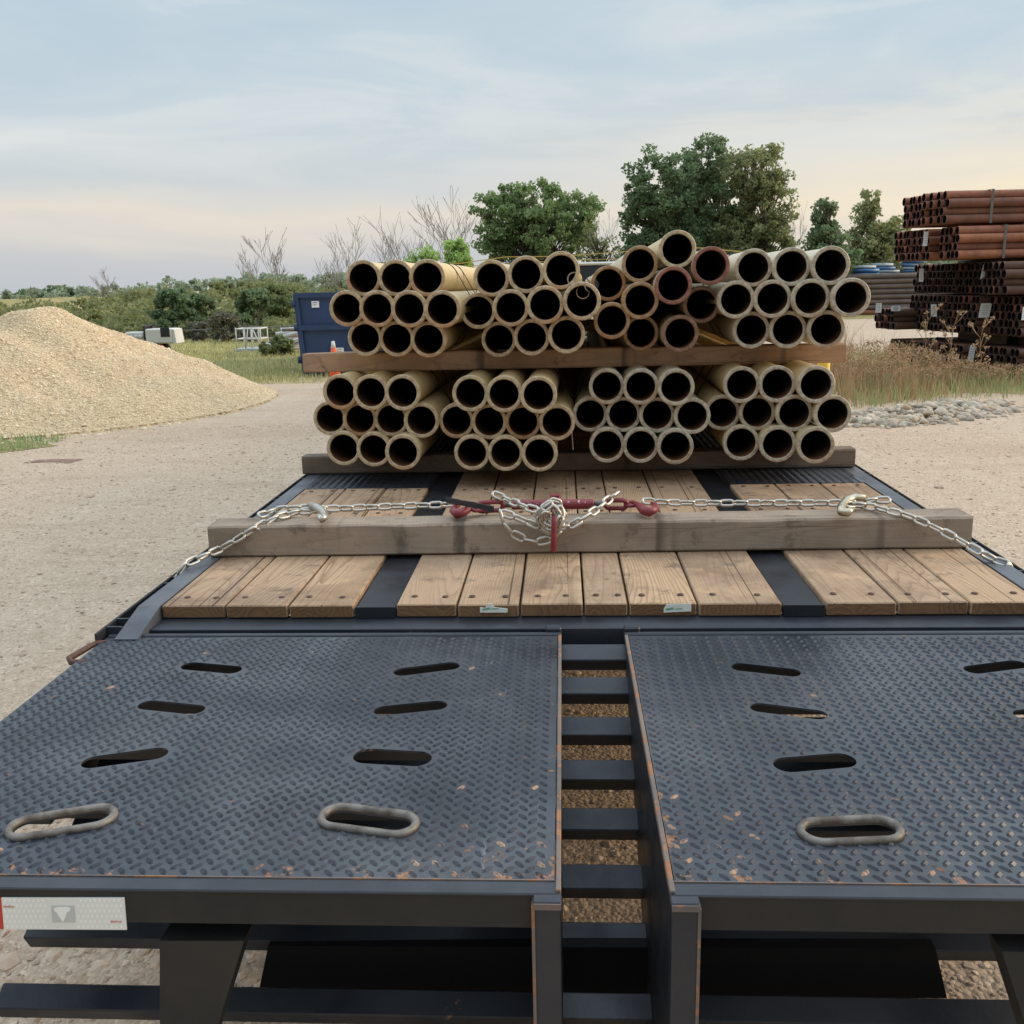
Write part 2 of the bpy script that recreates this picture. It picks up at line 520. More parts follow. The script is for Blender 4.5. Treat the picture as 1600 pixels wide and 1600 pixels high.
# pipe materials
def pipe_face(name, base, rustc, amount):
    m, t, b = mat(name, base, .48, 0., .5)
    p = ocoord(t)
    oi = N(t, 'ShaderNodeObjectInfo').outputs['Random']
    q = vadd(t, p, M(t, 'MULTIPLY', oi, 30.))
    sp = N(t, 'ShaderNodeSeparateXYZ'); t.links.new(p, sp.inputs[0])
    f = M(t, 'ADD', noise(t, q, 18, 5, .7), M(t, 'MULTIPLY', sp.outputs[2], -1.6))
    f = M(t, 'ADD', f, M(t, 'MULTIPLY', M(t, 'SUBTRACT', oi, .5), .34))
    c = MIX(t, MR(t, f, .75 - amount, 1.0 - amount, 0, .85), base, rustc)
    c = MIX(t, MR(t, noise(t, q, 42, 5, .7), .44, .60, 0, .65), c, (base[0] * .45, base[1] * .38, base[2] * .33))
    setc(t, b, c)
    bump(t, b, noise(t, q, 120, 3), .2, .003)
    return m
m_pf = pipe_face('pipe_rim_tan', (.55, .43, .27), (.44, .20, .075), .20)
m_pf_gray = pipe_face('pipe_rim_pale', (.50, .43, .32), (.42, .24, .11), .14)
m_pf_rust = pipe_face('pipe_rim_rust_orange', (.42, .27, .15), (.38, .16, .055), .3)
m_pf_red = pipe_face('pipe_rim_red_brown', (.30, .125, .085), (.20, .08, .05), .3)
m_pf_brown = pipe_face('pipe_rim_brown', (.27, .155, .10), (.20, .09, .05), .3)
def pipe_coat(name, a, bb):
    m, t, b = mat(name, a, .55, 0., .4)
    p = ocoord(t)
    oi = N(t, 'ShaderNodeObjectInfo').outputs['Random']
    q = vadd(t, p, M(t, 'MULTIPLY', oi, 30.))
    c = MIX(t, noise(t, mapping(t, q, (1, .4, 1)), 5, 4), a, bb)
    c = MIX(t, MR(t, noise(t, q, 20, 4, .7), .55, .75, 0, .6), c, (.30, .2, .11))
    setc(t, b, c)
    return m
m_coat = pipe_coat('pipe_coating_cream', (.66, .52, .29), (.54, .39, .17))
m_coat_pale = pipe_coat('pipe_coating_pale', (.62, .55, .42), (.52, .44, .29))
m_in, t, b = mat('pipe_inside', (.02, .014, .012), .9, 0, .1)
p = ocoord(t)
oi = N(t, 'ShaderNodeObjectInfo').outputs['Random']
q = vadd(t, p, M(t, 'MULTIPLY', oi, 30.))
sp = N(t, 'ShaderNodeSeparateXYZ'); t.links.new(p, sp.inputs[0])
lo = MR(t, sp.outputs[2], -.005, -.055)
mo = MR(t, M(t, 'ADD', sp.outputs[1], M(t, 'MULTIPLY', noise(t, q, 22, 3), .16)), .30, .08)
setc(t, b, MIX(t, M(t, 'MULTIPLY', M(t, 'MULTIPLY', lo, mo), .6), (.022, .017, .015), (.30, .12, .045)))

def simple(name, base, rough=.6, metal=0., var=.25, sc=12., bmp=.0, spec=.5):
    m, t, b = mat(name, base, rough, metal, spec)
    p = wcoord(t)
    c = MIX(t, MR(t, noise(t, p, sc, 5, .6), .35, .7, 0, var * 2), base, tuple(x * .45 for x in base))
    setc(t, b, c)
    if bmp:
        bump(t, b, noise(t, p, sc * 5, 3), bmp, .004)
    return m
m_chain = simple('galvanised_chain', (.56, .52, .45), .36, .75, .2, 40, .1)
m_chain_gold = simple('zinc_yellow_steel', (.56, .50, .36), .32, .85, .2, 40)
m_red = simple('red_paint', (.24, .030, .038), .45, 0, .3, 50, .1)
m_redw = simple('worn_paint_chip', (.55, .42, .40), .6)
m_rubber = simple('black_rubber', (.015, .015, .017), .55)
m_band = simple('steel_band', (.03, .028, .027), .5, .3)
m_bandg = simple('grey_steel_band', (.17, .17, .17), .45, .5)
m_white = simple('white_paint', (.66, .65, .60), .5, 0, .15, 3)
m_tape = simple('retroreflective_white', (.74, .75, .70), .45, 0, .06, 8)
m_tapedim = simple('retroreflective_grey', (.50, .52, .50), .45, 0, .05, 8)
m_tapecell = simple('retroreflective_cell', (.84, .85, .80), .4, 0, .03, 8)
m_tapered = simple('retroreflective_red', (.55, .035, .02), .4, 0, .1, 8)
m_paper = simple('paper_tag', (.78, .78, .70), .7, 0, .1, 30)
m_papergreen = simple('green_print', (.22, .42, .26), .7)
m_tag = simple('white_tag', (.86, .88, .90), .6, 0, .08, 20)
m_ink = simple('tag_print', (.12, .14, .17), .7)
m_bolt = simple('rusty_bolt', (.12, .065, .045), .7, .4, .3, 90)
m_blue = simple('dumpster_blue', (.018, .050, .135), .5, 0, .2, 2.5, .1)
m_blued = simple('dumpster_dark_blue', (.011, .030, .085), .5, 0, .2, 3)
m_orange = simple('cone_orange', (.75, .10, .02), .5, 0, .08)
m_glass = simple('dark_glass', (.012, .015, .018), .08)
m_yellow = simple('yellow_paint', (.72, .46, .03), .5, 0, .1)
m_strap = simple('yellow_strap', (.55, .40, .10), .7, 0, .15, 30)
m_tyre = simple('tyre_rubber', (.02, .02, .02), .8)
m_rim = simple('wheel_steel', (.5, .5, .5), .4, .5)
m_bark = simple('bark', (.13, .105, .085), .9, 0, .3, 8)
m_barkg = simple('grey_bark', (.30, .265, .225), .9, 0, .25, 8)
m_roof = simple('roof_shingle', (.16, .17, .19), .8, 0, .2, 4)
m_siding = simple('house_siding', (.55, .53, .50), .7)
m_bluewrap = simple('blue_wrap', (.07, .20, .42), .45, 0, .25, 1.2)
m_lightwrap = simple('pale_wrap', (.42, .50, .55), .45, 0, .25, 1.2)
m_greypipe = simple('grey_brown_pipe', (.19, .145, .12), .65, .2, .3, 2)
m_soil = simple('dark_soil', (.26, .16, .11), .95, 0, .3, 10, .5)

m_rustpipe, t, b = mat('rusty_pipe', (.25, .1, .05), .75, 0., .3)
p = wcoord(t)
oi = N(t, 'ShaderNodeObjectInfo').outputs['Random']
c = MIX(t, oi, (.19, .085, .055), (.40, .155, .085))
c = MIX(t, MR(t, noise(t, p, 4, 5, .65), .4, .7, 0, .6), c, (.07, .042, .036))
setc(t, b, c)
m_rustin = simple('rusty_pipe_bore', (.018, .012, .011), .9, 0, .3, 20, 0, .1)
m_rustrim = simple('rusty_pipe_rim', (.16, .078, .055), .8, 0, .3, 20)

def leaf_mat(name, a, bcol, cc=None, trans=.48):
    m = bpy.data.materials.new(name)
    m.use_nodes = True
    t = m.node_tree
    b = t.nodes['Principled BSDF']
    b.inputs['Roughness'].default_value = .6
    b.inputs['Specular IOR Level'].default_value = .25
    r = island(t)
    a = tuple(min(.8, v * 2.2 + .05) for v in a); bcol = tuple(min(.8, v * 2.2 + .06) for v in bcol)
    c = MIX(t, r, a, bcol)
    p = wcoord(t)
    c = MIX(t, MR(t, noise(t, p, .9, 3), .4, .62, 0, .5), c, tuple(x * .6 for x in a))
    if cc:
        wn = N(t, 'ShaderNodeTexWhiteNoise', noise_dimensions='1D'); t.links.new(r, wn.inputs['W'])
        c = MIX(t, MR(t, wn.outputs[0], .8, 1., 0, .9), c, cc)
    setc(t, b, c)
    tr = N(t, 'ShaderNodeBsdfTranslucent')
    t.links.new(c, tr.inputs[0])
    mx = N(t, 'ShaderNodeMixShader')
    mx.inputs[0].default_value = trans
    t.links.new(b.outputs[0], mx.inputs[1]); t.links.new(tr.outputs[0], mx.inputs[2])
    t.links.new(mx.outputs[0], t.nodes['Material Output'].inputs[0])
    return m
m_leaf = leaf_mat('oak_leaf', (.075, .115, .035), (.13, .185, .065), (.17, .18, .06))
m_leafdark = leaf_mat('dark_leaf', (.055, .085, .035), (.09, .13, .05))
m_leafolive = leaf_mat('olive_leaf', (.10, .12, .045), (.16, .17, .07), (.22, .15, .05))
m_leafbright = leaf_mat('young_leaf', (.13, .20, .05), (.20, .28, .08))
m_leafhedge = leaf_mat('brush_leaf', (.07, .10, .03), (.115, .135, .05), (.20, .17, .04))
m_leafgold = leaf_mat('goldenrod', (.09, .105, .035), (.145, .145, .05), (.26, .22, .04))
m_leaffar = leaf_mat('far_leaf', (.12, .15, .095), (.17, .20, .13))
m_grass = leaf_mat('grass_blade', (.16, .17, .06), (.36, .30, .14), (.10, .14, .04), .25)
m_dry = leaf_mat('dry_weed', (.25, .165, .085), (.14, .075, .035), (.12, .12, .04), .25)
m_green = leaf_mat('green_blade', (.10, .15, .045), (.17, .21, .08), None, .25)
m_drybrush = leaf_mat('dark_brush', (.05, .055, .035), (.10, .09, .06), (.15, .12, .08), .2)

# ------------------------------------------------------------------ GROUND
mb = MB()
G = 3000
mb.add([(-G, -G, 0), (G, -G, 0), (G, G, 0), (-G, G, 0)], [(0, 1, 2, 3)])
g = mb.build('ground', m_ground); tag(g, 'pale limestone gravel yard under and around the trailer', None, None, 'structure')

m_field, t, b = mat('dry_mown_grass', rough=.95, spec=.1)
p = wcoord(t)
c = MIX(t, MR(t, noise(t, mapping(t, p, (.35, 1, 1)), .5, 5, .6), .35, .65), (.36, .28, .13), (.19, .19, .07))
c = MIX(t, MR(t, noise(t, p, 7, 5, .7), .4, .7, 0, .6), c, (.42, .34, .17))
setc(t, b, c)
bump(t, b, noise(t, p, 20, 5, .7), .8, .05)
def sheet(name, outline, z, m, label, kind='structure', jag=.25, seg=.8):
    pts = []
    K = len(outline)
    for i in range(K):
        a = Vector(outline[i]); c_ = Vector(outline[(i + 1) % K])
        n = max(1, int(min((c_ - a).length / seg, 60)))
        for k in range(n):
            q = a.lerp(c_, k / n)
            pts.append((q.x + random.uniform(-jag, jag), q.y + random.uniform(-jag, jag), z))
    bm = bmesh.new()
    vs = [bm.verts.new(p_) for p_ in pts]
    es = [bm.edges.new((vs[i], vs[(i + 1) % len(vs)])) for i in range(len(vs))]
    bmesh.ops.triangle_fill(bm, use_beauty=True, edges=es)
    bmesh.ops.recalc_face_normals(bm, faces=bm.faces)
    for f_ in bm.faces:
        if f_.normal.z < 0: f_.normal_flip()
    me = bpy.data.meshes.new(name); bm.to_mesh(me); bm.free()
    me.materials.append(m)
    return tag(link(name, me), label, None, None, kind)
sheet('grass_field', [(-4.9, 21.2), (-6.4, 19.0), (-9.5, 18.2), (-40, 19), (-60, 60), (60, 60), (60, 44), (-1.0, 40), (-2.4, 27.5), (-3.2, 23.2)], .004, m_field, 'dry mown grass field behind the gravel pile')
sheet('weedy_ground', [(4.3, 14.2), (6.0, 15.3), (8.3, 14.6), (30, 14.5), (30, 24), (6.5, 24), (4.6, 18)], .004, m_field, 'weedy ground in front of the rusty pipe racks', jag=.2)
sheet('grass_verge', [(-8.4, 11.2), (-6.7, 11.05), (-6.35, 11.5), (-7.0, 12.0), (-8.6, 12.2)], .004, m_field, 'small grass patch at the foot of the gravel pile', jag=.1, seg=.3)
sheet('dirt_patch', [(-6.0, 10.3), (-5.55, 10.25), (-5.4, 10.42), (-5.6, 10.55), (-5.95, 10.5)], .005, m_soil, 'reddish dirt spot on the gravel', jag=.06, seg=.12)

# stones -------------------------------------------------------------
OCT_V = np.array([(1, 0, 0), (-1, 0, 0), (0, 1, 0), (0, -1, 0), (0, 0, 1), (0, 0, -1)], float)
OCT_F = np.array([(0, 2, 4), (2, 1, 4), (1, 3, 4), (3, 0, 4), (2, 0, 5), (1, 2, 5), (3, 1, 5), (0, 3, 5)])
def rotmats(n):
    a = rng.normal(size=(n, 4)); a /= np.linalg.norm(a, axis=1)[:, None]
    w_, x, y, z = a.T
    return np.stack([1 - 2 * (y * y + z * z), 2 * (x * y - z * w_), 2 * (x * z + y * w_), 2 * (x * y + z * w_), 1 - 2 * (x * x + z * z), 2 * (y * z - x * w_),
                     2 * (x * z - y * w_), 2 * (y * z + x * w_), 1 - 2 * (x * x + y * y)], 1).reshape(n, 3, 3)
def stones(name, P, size, m, flat=.6, base=None, smooth=False, parent=None):
    n = len(P)
    V0, F0 = (OCT_V, OCT_F) if base is None else base
    k = len(V0)
    V = V0[None] * (1 + rng.uniform(-.22, .22, (n, k, 1)))
    V = V * rng.uniform(.65, 1.25, (n, 1, 3))
    V = np.einsum('nij,nkj->nki', rotmats(n), V)
    V[:, :, 2] *= flat
    V = V * np.asarray(size)[:, None, None] + P[:, None]
    F = F0[None] + (np.arange(n) * k)[:, None, None]
    return np_mesh(name, V.reshape(-1, 3), F.reshape(-1, 3), m, parent, smooth)
bm = bmesh.new(); bmesh.ops.create_icosphere(bm, subdivisions=2, radius=1)
ICO = (np.array([v.co[:] for v in bm.verts]), np.array([[v.index for v in f.verts] for f in bm.faces])); bm.free()
bm = bmesh.new(); bmesh.ops.create_icosphere(bm, subdivisions=1, radius=1)
ICO1 = (np.array([v.co[:] for v in bm.verts]), np.array([[v.index for v in f.verts] for f in bm.faces])); bm.free()

def ground_pts(n, x0, x1, y0, y1, excl=None):
    P = np.stack([rng.uniform(x0, x1, n), rng.uniform(y0, y1, n), np.zeros(n)], 1)
    return P
Pn = np.concatenate([ground_pts(26000, -7, -1.2, 2.0, 13), ground_pts(16000, 1.4, 8, 3.5, 14), ground_pts(14000, -2.2, 2.6, 1.2, 5.0)])
sz = np.clip(rng.lognormal(math.log(.0065), .5, len(Pn)), .003, .03)
stones('gravel', Pn, sz, m_peb, .6, ICO1)
o = bpy.data.objects['gravel']; tag(o, 'loose pebbles scattered over the gravel yard', None, None, 'stuff')
Pn = np.concatenate([ground_pts(420, -2.6, -.2, 1.5, 3.2), ground_pts(260, .4, 2.4, 1.5, 3.2), ground_pts(90, 2.5, 7, 5, 12), ground_pts(70, -7, -1.6, 4, 12)])
sz = np.clip(rng.lognormal(math.log(.014), .5, len(Pn)), .008, .045)
tag(stones('larger_stones', Pn, sz, m_peb, .5, ICO1, False), 'larger loose stones on the yard', None, None, 'stuff')

# gravel pile ---------------------------------------------------------
def pile_h(x, y):
    d1 = np.sqrt(((x + 8.6) / 3.72) ** 2 + ((y - 15.6) / 3.9) ** 2)
    h1 = 1.72 * np.clip(1 - d1, 0, None) ** .98
    d2 = np.sqrt(((x + 12.2) / 5.2) ** 2 + ((y - 16.4) / 4.6) ** 2)
    h2 = 1.62 * np.clip(1 - d2, 0, None) ** .9
    h = np.maximum(h1, h2)
    h = np.where(h1 + h2 > 0, (h1 ** 6 + h2 ** 6 + 1e-9) ** (1 / 6), 0)
    lump = .06 * np.sin(x * 2.3 + 1.2 * np.sin(y * 1.7)) * np.sin(y * 2.1 + 1.4) + .03 * np.sin(x * 6.1 + y * 3.3) * np.sin(y * 5.2 - x)
    h = np.minimum(h, 1.50 + .12 * np.tanh((h - 1.50) / .12))
    return h + lump * np.clip(h / .6, 0, 1)
nx, ny = 260, 200
X, Y = np.meshgrid(np.linspace(-18, -4, nx), np.linspace(11, 21.5, ny), indexing='ij')
H = pile_h(X, Y)
V = np.stack([X, Y, np.where(H > .005, H, -.05)], 2).reshape(-1, 3)
ii, jj = np.meshgrid(np.arange(nx - 1), np.arange(ny - 1), indexing='ij')
a = (ii * ny + jj).ravel()
F = np.stack([a, a + ny, a + ny + 1, a + 1], 1)
keep = (H.reshape(-1)[F] > .0).any(1)
pile = empty('gravel_pile', (-8.5, 15.5, 0), 'large tan mound of crushed stone left of the trailer', 'gravel pile')
o = np_mesh('mound', V - np.array([-8.5, 15.5, 0]), F[keep], m_pile, pile, True)
n = 130000
P = ground_pts(n, -13.5, -4.1, 11.2, 17.5)
h = pile_h(P[:, 0], P[:, 1]); k = h > .02
P = P[k]; P[:, 2] = h[k]
o = stones('loose_stone', P - np.array([-8.5, 15.5, 0]), np.clip(rng.lognormal(math.log(.0135), .35, len(P)), .008, .04), m_pebp, .75, None, False, pile)
o['kind'] = 'stuff'

P = ground_pts(2600, -9.5, -4.0, 10.7, 15.2)
d_ = pile_h(P[:, 0], P[:, 1] + .35)
k = (d_ > .0) & (pile_h(P[:, 0], P[:, 1]) <= .02)
tag(stones('pile_spill', P[k], np.clip(rng.lognormal(math.log(.018), .4, k.sum()), .01, .05), m_pebp, .7, ICO1), 'stones rolled to the foot of the gravel pile', None, None, 'stuff')

# cobble heap -----------------------------------------------------------
P = []
while len(P) < 900:
    x = random.uniform(3.5, 6.5); y = random.uniform(11.8, 14.9)
    cy = 12.55 + (x - 3.9) * .52
    d = sqrt(((y - cy) / .85) ** 2 + ((x - 4.95) / 1.5) ** 2)
    if random.random() < max(0, 1.15 - d) and d < 1.1:
        P.append((x, y, random.uniform(.0, .13) * max(0, 1 - d)))
P = np.array(P)
o = stones('cobblestones', P, np.clip(rng.lognormal(math.log(.042), .38, len(P)), .02, .10), m_cob, .65, ICO, True)
tag(o, 'low heap of rounded pale cobblestones beside the dry weeds', None, None, 'stuff')

# ------------------------------------------------------------------ vegetation helpers
def leaves(name, C_, R_, per, size, m, parent=None, flat=.8, elong=1.6):
    """C_ (n,3) clump centres, R_ (n) radii; per leaves per clump"""
    C_ = np.asarray(C_, float); R_ = np.asarray(R_, float)
    n = len(C_) * per
    cc = np.repeat(C_, per, 0); rr = np.repeat(R_, per)
    d = rng.normal(size=(n, 3)); d /= np.linalg.norm(d, axis=1)[:, None]
    rad = rr * rng.uniform(0, 1, n) ** .45
    P = cc + d * rad[:, None] * np.array([1, 1, flat])
    A = rotmats(n)
    s = size * rng.uniform(.6, 1.4, n)
    q = np.array([(-.5, 0, 0), (0, -.5 * elong / 1.6, 0), (.5 * elong, 0, 0), (0, .5 * elong / 1.6, 0)])
    V = np.einsum('nij,kj->nki', A, q) * s[:, None, None] + P[:, None]
    V[:, :, 2] = np.maximum(V[:, :, 2], .01)
    F = np.arange(n * 4).reshape(n, 4)
    return np_mesh(name, V.reshape(-1, 3), F, m, parent)
def blades(name, P, h, wd, m, lean=.25, parent=None):
    n = len(P)
    a = rng.uniform(0, 2 * pi, n)
    lx = rng.normal(size=n) * lean * h; ly = rng.normal(size=n) * lean * h
    dx = np.cos(a) * wd; dy = np.sin(a) * wd
    V = np.zeros((n, 5, 3))
    V[:, 0] = P - np.stack([dx, dy, np.zeros(n)], 1)
    V[:, 1] = P + np.stack([dx, dy, np.zeros(n)], 1)
    mid = P + np.stack([lx * .35, ly * .35, h * .6], 1)
    V[:, 2] = mid + np.stack([dx, dy, np.zeros(n)], 1) * .7
    V[:, 3] = mid - np.stack([dx, dy, np.zeros(n)], 1) * .7
    V[:, 4] = P + np.stack([lx, ly, h], 1)
    o0 = np.arange(n) * 5
    F = np.concatenate([np.stack([o0, o0 + 1, o0 + 2], 1), np.stack([o0, o0 + 2, o0 + 3], 1), np.stack([o0 + 3, o0 + 2, o0 + 4], 1)])
    return np_mesh(name, V.reshape(-1, 3), F, m, parent)

def leafy_tree(name, px, py_top, dist, lobes, label, mleaf, bark=None, per=95, lsize=.13, nclump=150, clr=.5, trunks=1, group='trees beyond the yard'):
    """lobes: (px, py, rx_px, ry_px) crown ellipses as seen, turned into real 3-D ellipsoids at distance dist"""
    base = ony(px, 440, dist); base.z = 0
    root = empty(name, base, label, 'tree', group)
    sc_ = dist * 1.02 / FPX
    nclump = int(nclump * 1.7); clr = clr * .80; per = int(per * .62); lsize = lsize * .86
    Cs = []
    areas = [l[2] * l[3] for l in lobes]
    for l, ar in zip(lobes, areas):
        c0 = ony(l[0], l[1], dist)
        k = max(3, int(nclump * ar / sum(areas)))
        for _ in range(k):
            d = Vector((random.gauss(0, 1), random.gauss(0, 1), random.gauss(0, 1))).normalized()
            rr = random.uniform(.35, 1) ** .6
            rr *= random.uniform(.78, 1.12)
            Cs.append((c0.x + d.x * rr * l[2] * sc_, c0.y + d.y * rr * l[2] * sc_ * .9 + random.uniform(-.2, .2), max(.3, c0.z + d.z * rr * l[3] * sc_)))
    C_ = np.array(Cs) - np.array(base)
    R_ = rng.uniform(.55, 1.2, len(C_)) * clr
    o = leaves('crown', C_, R_, per, lsize, mleaf, root)
    # trunk and limbs
    mb = MB()
    top = float(C_[:, 2].max())
    cen = C_.mean(0)
    tp = []
    for q in range(trunks):
        ox = (q - (trunks - 1) / 2) * .35
        lean = ox * 2.2
        pts = []
        for s in range(7):
            u = s / 6
            pts.append((ox + lean * u + random.uniform(-.08, .08) + cen[0] * u * .8, random.uniform(-.08, .08), -.05 + u * top * .72))
        r0 = .05 + top * .018
        mb.tube(pts, [r0 * (1 - .8 * s / 6) for s in range(7)], 7)
        tp.append(pts)
    for c_ in C_[::2]:
        pts = random.choice(tp)
        k = min(5, max(1, int(6 * (c_[2] - .35 * abs(c_[0])) / (top * .9))))
        p0 = Vector(pts[k]); p1 = Vector(c_)
        mid = p0.lerp(p1, .5) + Vector((random.uniform(-.15, .15), random.uniform(-.15, .15), .12 * (p1 - p0).length))
        mb.tube([p0, mid, p1], [.045 + .01 * (p1 - p0).length, .03, .012], 4, caps=False)
    mb.build('trunk', bark or m_bark, root)
    return root

def bare_tree(px, dist, top_py, spread, label, seed, lean=0., forks=1, name='bare_tree'):
    rnd = random.Random(seed)
    base = ony(px, 440, dist); base.z = 0
    H_ = ony(px, top_py - 8, dist).z
    root = empty(name, base, label, 'tree', 'bare trees beyond the yard')
    mb = MB()
    def grow(p, d, L, r_, lev):
        pts = [p]; q = p; dd = d.copy()
        seg = 4 if lev < 3 else 3
        for s in range(seg):
            dd = (dd + Vector((rnd.uniform(-.13, .13), rnd.uniform(-.13, .13), rnd.uniform(-.02, .09)))).normalized()
            q = q + dd * (L / seg)
            pts.append(q)
        rs = [max(r_ * (1 - .55 * s / seg), .011) for s in range(seg + 1)]
        mb.tube(pts, rs, 5 if lev < 2 else 3, caps=False)
        if lev >= 4 or L < .22:
            return
        kids = (4 if lev == 0 else rnd.choice((2, 3, 3)))
        for c_ in range(kids):
            u = rnd.uniform(.3, 1.0) if lev else rnd.uniform(.45, 1.0)
            i = min(seg, max(1, int(u * seg + .5)))
            az = rnd.uniform(0, 2 * pi)
            side = Vector((cos(az), sin(az), 0))
            nd = (dd * 1.0 + side * rnd.uniform(.4, .85) * spread + Vector((0, 0, .2))).normalized()
            grow(pts[i], nd, L * rnd.uniform(.55, .85), rs[i] * .62, lev + 1)
    for k in range(forks):
        d0 = Vector((lean + (k - (forks - 1) / 2) * .5, rnd.uniform(-.1, .1), 1)).normalized()
        grow(Vector((0, 0, -.05)), d0, H_ * .55, .02 + H_ * .008, 0)
    zt = max(v[2] for v in mb.v)
    s = H_ / zt
    mb.v = [(v[0] * s, v[1] * s, v[2] * s) for v in mb.v]
    o = mb.build('trunk_and_branches', m_barkg, root)
    return root

# green trees
leafy_tree('broad_tree', 842, 283, 58, [(842, 325, 88, 42), (790, 345, 48, 48), (895, 340, 38, 45), (850, 375, 80, 38), (775, 385, 30, 26)],
           'broad round-topped green tree behind the middle of the pipe load', m_leaf, per=100, lsize=.17, nclump=210, clr=.55, trunks=3)
leafy_tree('tall_tree', 1060, 235, 52, [(1030, 300, 52, 60), (1010, 350, 40, 55), (1045, 390, 60, 40), (995, 400, 25, 30)],
           'left crown of the tall dark green clump behind the top pipe', m_leafdark, per=110, lsize=.15, nclump=190, clr=.52, trunks=2)
leafy_tree('tall_tree', 1105, 212, 54, [(1105, 255, 42, 44), (1110, 310, 66, 62), (1110, 370, 95, 50)],
           'tallest dark green tree, middle crown of the clump behind the pipes', m_leafdark, per=115, lsize=.15, nclump=190, clr=.52, trunks=2)
leafy_tree('tall_tree', 1190, 220, 52, [(1182, 270, 46, 48), (1195, 330, 44, 60), (1205, 385, 42, 42), (1150, 380, 40, 50)],
           'right crown of the tall green clump with airy olive edge', m_leafolive, per=85, lsize=.15, nclump=180, clr=.5, trunks=2)
leafy_tree('young_tree', 1292, 305, 46, [(1290, 378, 32, 30), (1288, 336, 16, 26), (1300, 404, 40, 24)],
           'small bright green pointed tree between the clump and the rusty pipe stack', m_leafdark, per=70, lsize=.13, nclump=105, clr=.40)
leafy_tree('young_tree', 1365, 300, 48, [(1354, 335, 18, 34), (1362, 378, 42, 34), (1395, 368, 24, 26), (1355, 410, 48, 24)],
           'sparse olive tree beside the left end of the rusty pipe stack', m_leafolive, per=60, lsize=.13, nclump=150, clr=.40)
leafy_tree('young_tree', 712, 368, 40, [(712, 395, 18, 24), (715, 412, 26, 16)],
           'little bright green conical tree above the left pipes', m_leafbright, per=60, lsize=.11, nclump=50, clr=.28)
leafy_tree('young_tree', 655, 385, 42, [(655, 408, 22, 16), (672, 402, 14, 14)],
           'thin pale green sapling crown left of the bright conical tree', m_leafbright, per=26, lsize=.10, nclump=40, clr=.3)
leafy_tree('young_tree', 930, 400, 55, [(925, 385, 16, 36), (955, 400, 24, 26)],
           'thin leafy tree filling the gap between the broad tree and the tall clump', m_leafolive, per=22, lsize=.12, nclump=60, clr=.4)
leafy_tree('round_tree', 45, 455, 95, [(45, 475, 26, 16)], 'dark rounded tree at far left beyond the gravel pile', m_leafdark, per=120, lsize=.26, nclump=60, clr=.7)
leafy_tree('round_tree', 92, 452, 90, [(95, 468, 32, 16)], 'rounded green tree right of the gravel pile peak', m_leafdark, per=120, lsize=.26, nclump=70, clr=.7)

# bare trees
for px, d_, tp_, sp_, lb, sd_, ln, fk in [
    (168, 50, 424, .8, 'small leafless tree standing alone above the field behind the gravel pile', 3, 0, 1),
    (392, 60, 388, .75, 'thin leafless tree left of the tallest bare tree near the dumpster', 5, -.1, 1),
    (440, 46, 362, .85, 'tall leafless tree rising just left of the blue dumpster', 8, -.05, 1),
    (545, 44, 350, 1.0, 'forked leafless tree behind the leftmost pipes', 12, -.25, 2),
    (612, 52, 345, .9, 'fine-twigged leafless tree second from the dumpster', 14, .0, 2),
    (668, 50, 330, .8, 'leafless tree leaning left above the sapling', 21, -.45, 1),
    (742, 46, 305, .95, 'large leafless tree touching the left side of the broad tree', 33, -.28, 2),
    (935, 60, 315, .8, 'leafless tree between the broad tree and the tall clump', 41, .15, 1),
    (1238, 62, 322, .6, 'slim leafless tree at the right edge of the tall clump', 44, .05, 1)]:
    bare_tree(px, d_, tp_, sp_, lb, sd_, ln, fk)

# low terrain rise at the back left, covered by brush
nx, ny = 90, 24
xs = np.linspace(-60, 6, nx); ys = np.linspace(36, 70, ny)
X, Y = np.meshgrid(xs, ys, indexing='ij')
u = np.clip((Y - 36) / 9, 0, 1)
def berm_h(X, Y):
    u = np.clip((Y - 36) / 9, 0, 1)
    e = np.clip((2 - X) / 10, 0, 1)
    return (u * u * (3 - 2 * u)) * (1.15 + .25 * np.sin(X * .3) + .12 * np.sin(X * .9 + 1)) * e
V = np.stack([X, Y, berm_h(X, Y) + .002], 2).reshape(-1, 3)
ii, jj = np.meshgrid(np.arange(nx - 1), np.arange(ny - 1), indexing='ij')
a = (ii * ny + jj).ravel()
F = np.stack([a, a + ny, a + ny + 1, a + 1], 1)
tag(np_mesh('hill', V, F, m_field, None, True), 'low weedy bank at the back of the field', None, None, 'structure')
def mass(name, n, x0, x1, y0, y1, hfun, m, per, lsize, clr, label):
    C_ = np.stack([rng.uniform(x0, x1, n), rng.uniform(y0, y1, n), np.zeros(n)], 1)
    C_[:, 2] = hfun(C_[:, 0], C_[:, 1]) * rng.uniform(.05, 1, n) ** .7
    o = leaves(name, C_, rng.uniform(.6, 1.3, n) * clr, per, lsize, m)
    return tag(o, label, None, None, 'stuff')
mass('field_brush', 1500, -34, 2, 35.5, 47, lambda x, y: berm_h(x, y) + .30 + .22 * np.sin(x * .8) ** 2, m_leafgold, 60, .13, .42, 'yellow-green tall weeds and goldenrod covering the bank')
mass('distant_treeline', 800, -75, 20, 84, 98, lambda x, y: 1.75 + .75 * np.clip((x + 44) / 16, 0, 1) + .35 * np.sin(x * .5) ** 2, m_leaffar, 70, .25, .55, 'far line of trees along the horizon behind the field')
mass('distant_woods', 700, 8, 90, 78, 92, lambda x, y: 2.5 + 1.3 * np.sin(x * .17) ** 2 + .5 * np.sin(x * .6) ** 2, m_leaffar, 70, .3, 1.0, 'far wood on the horizon behind the pipe yard')
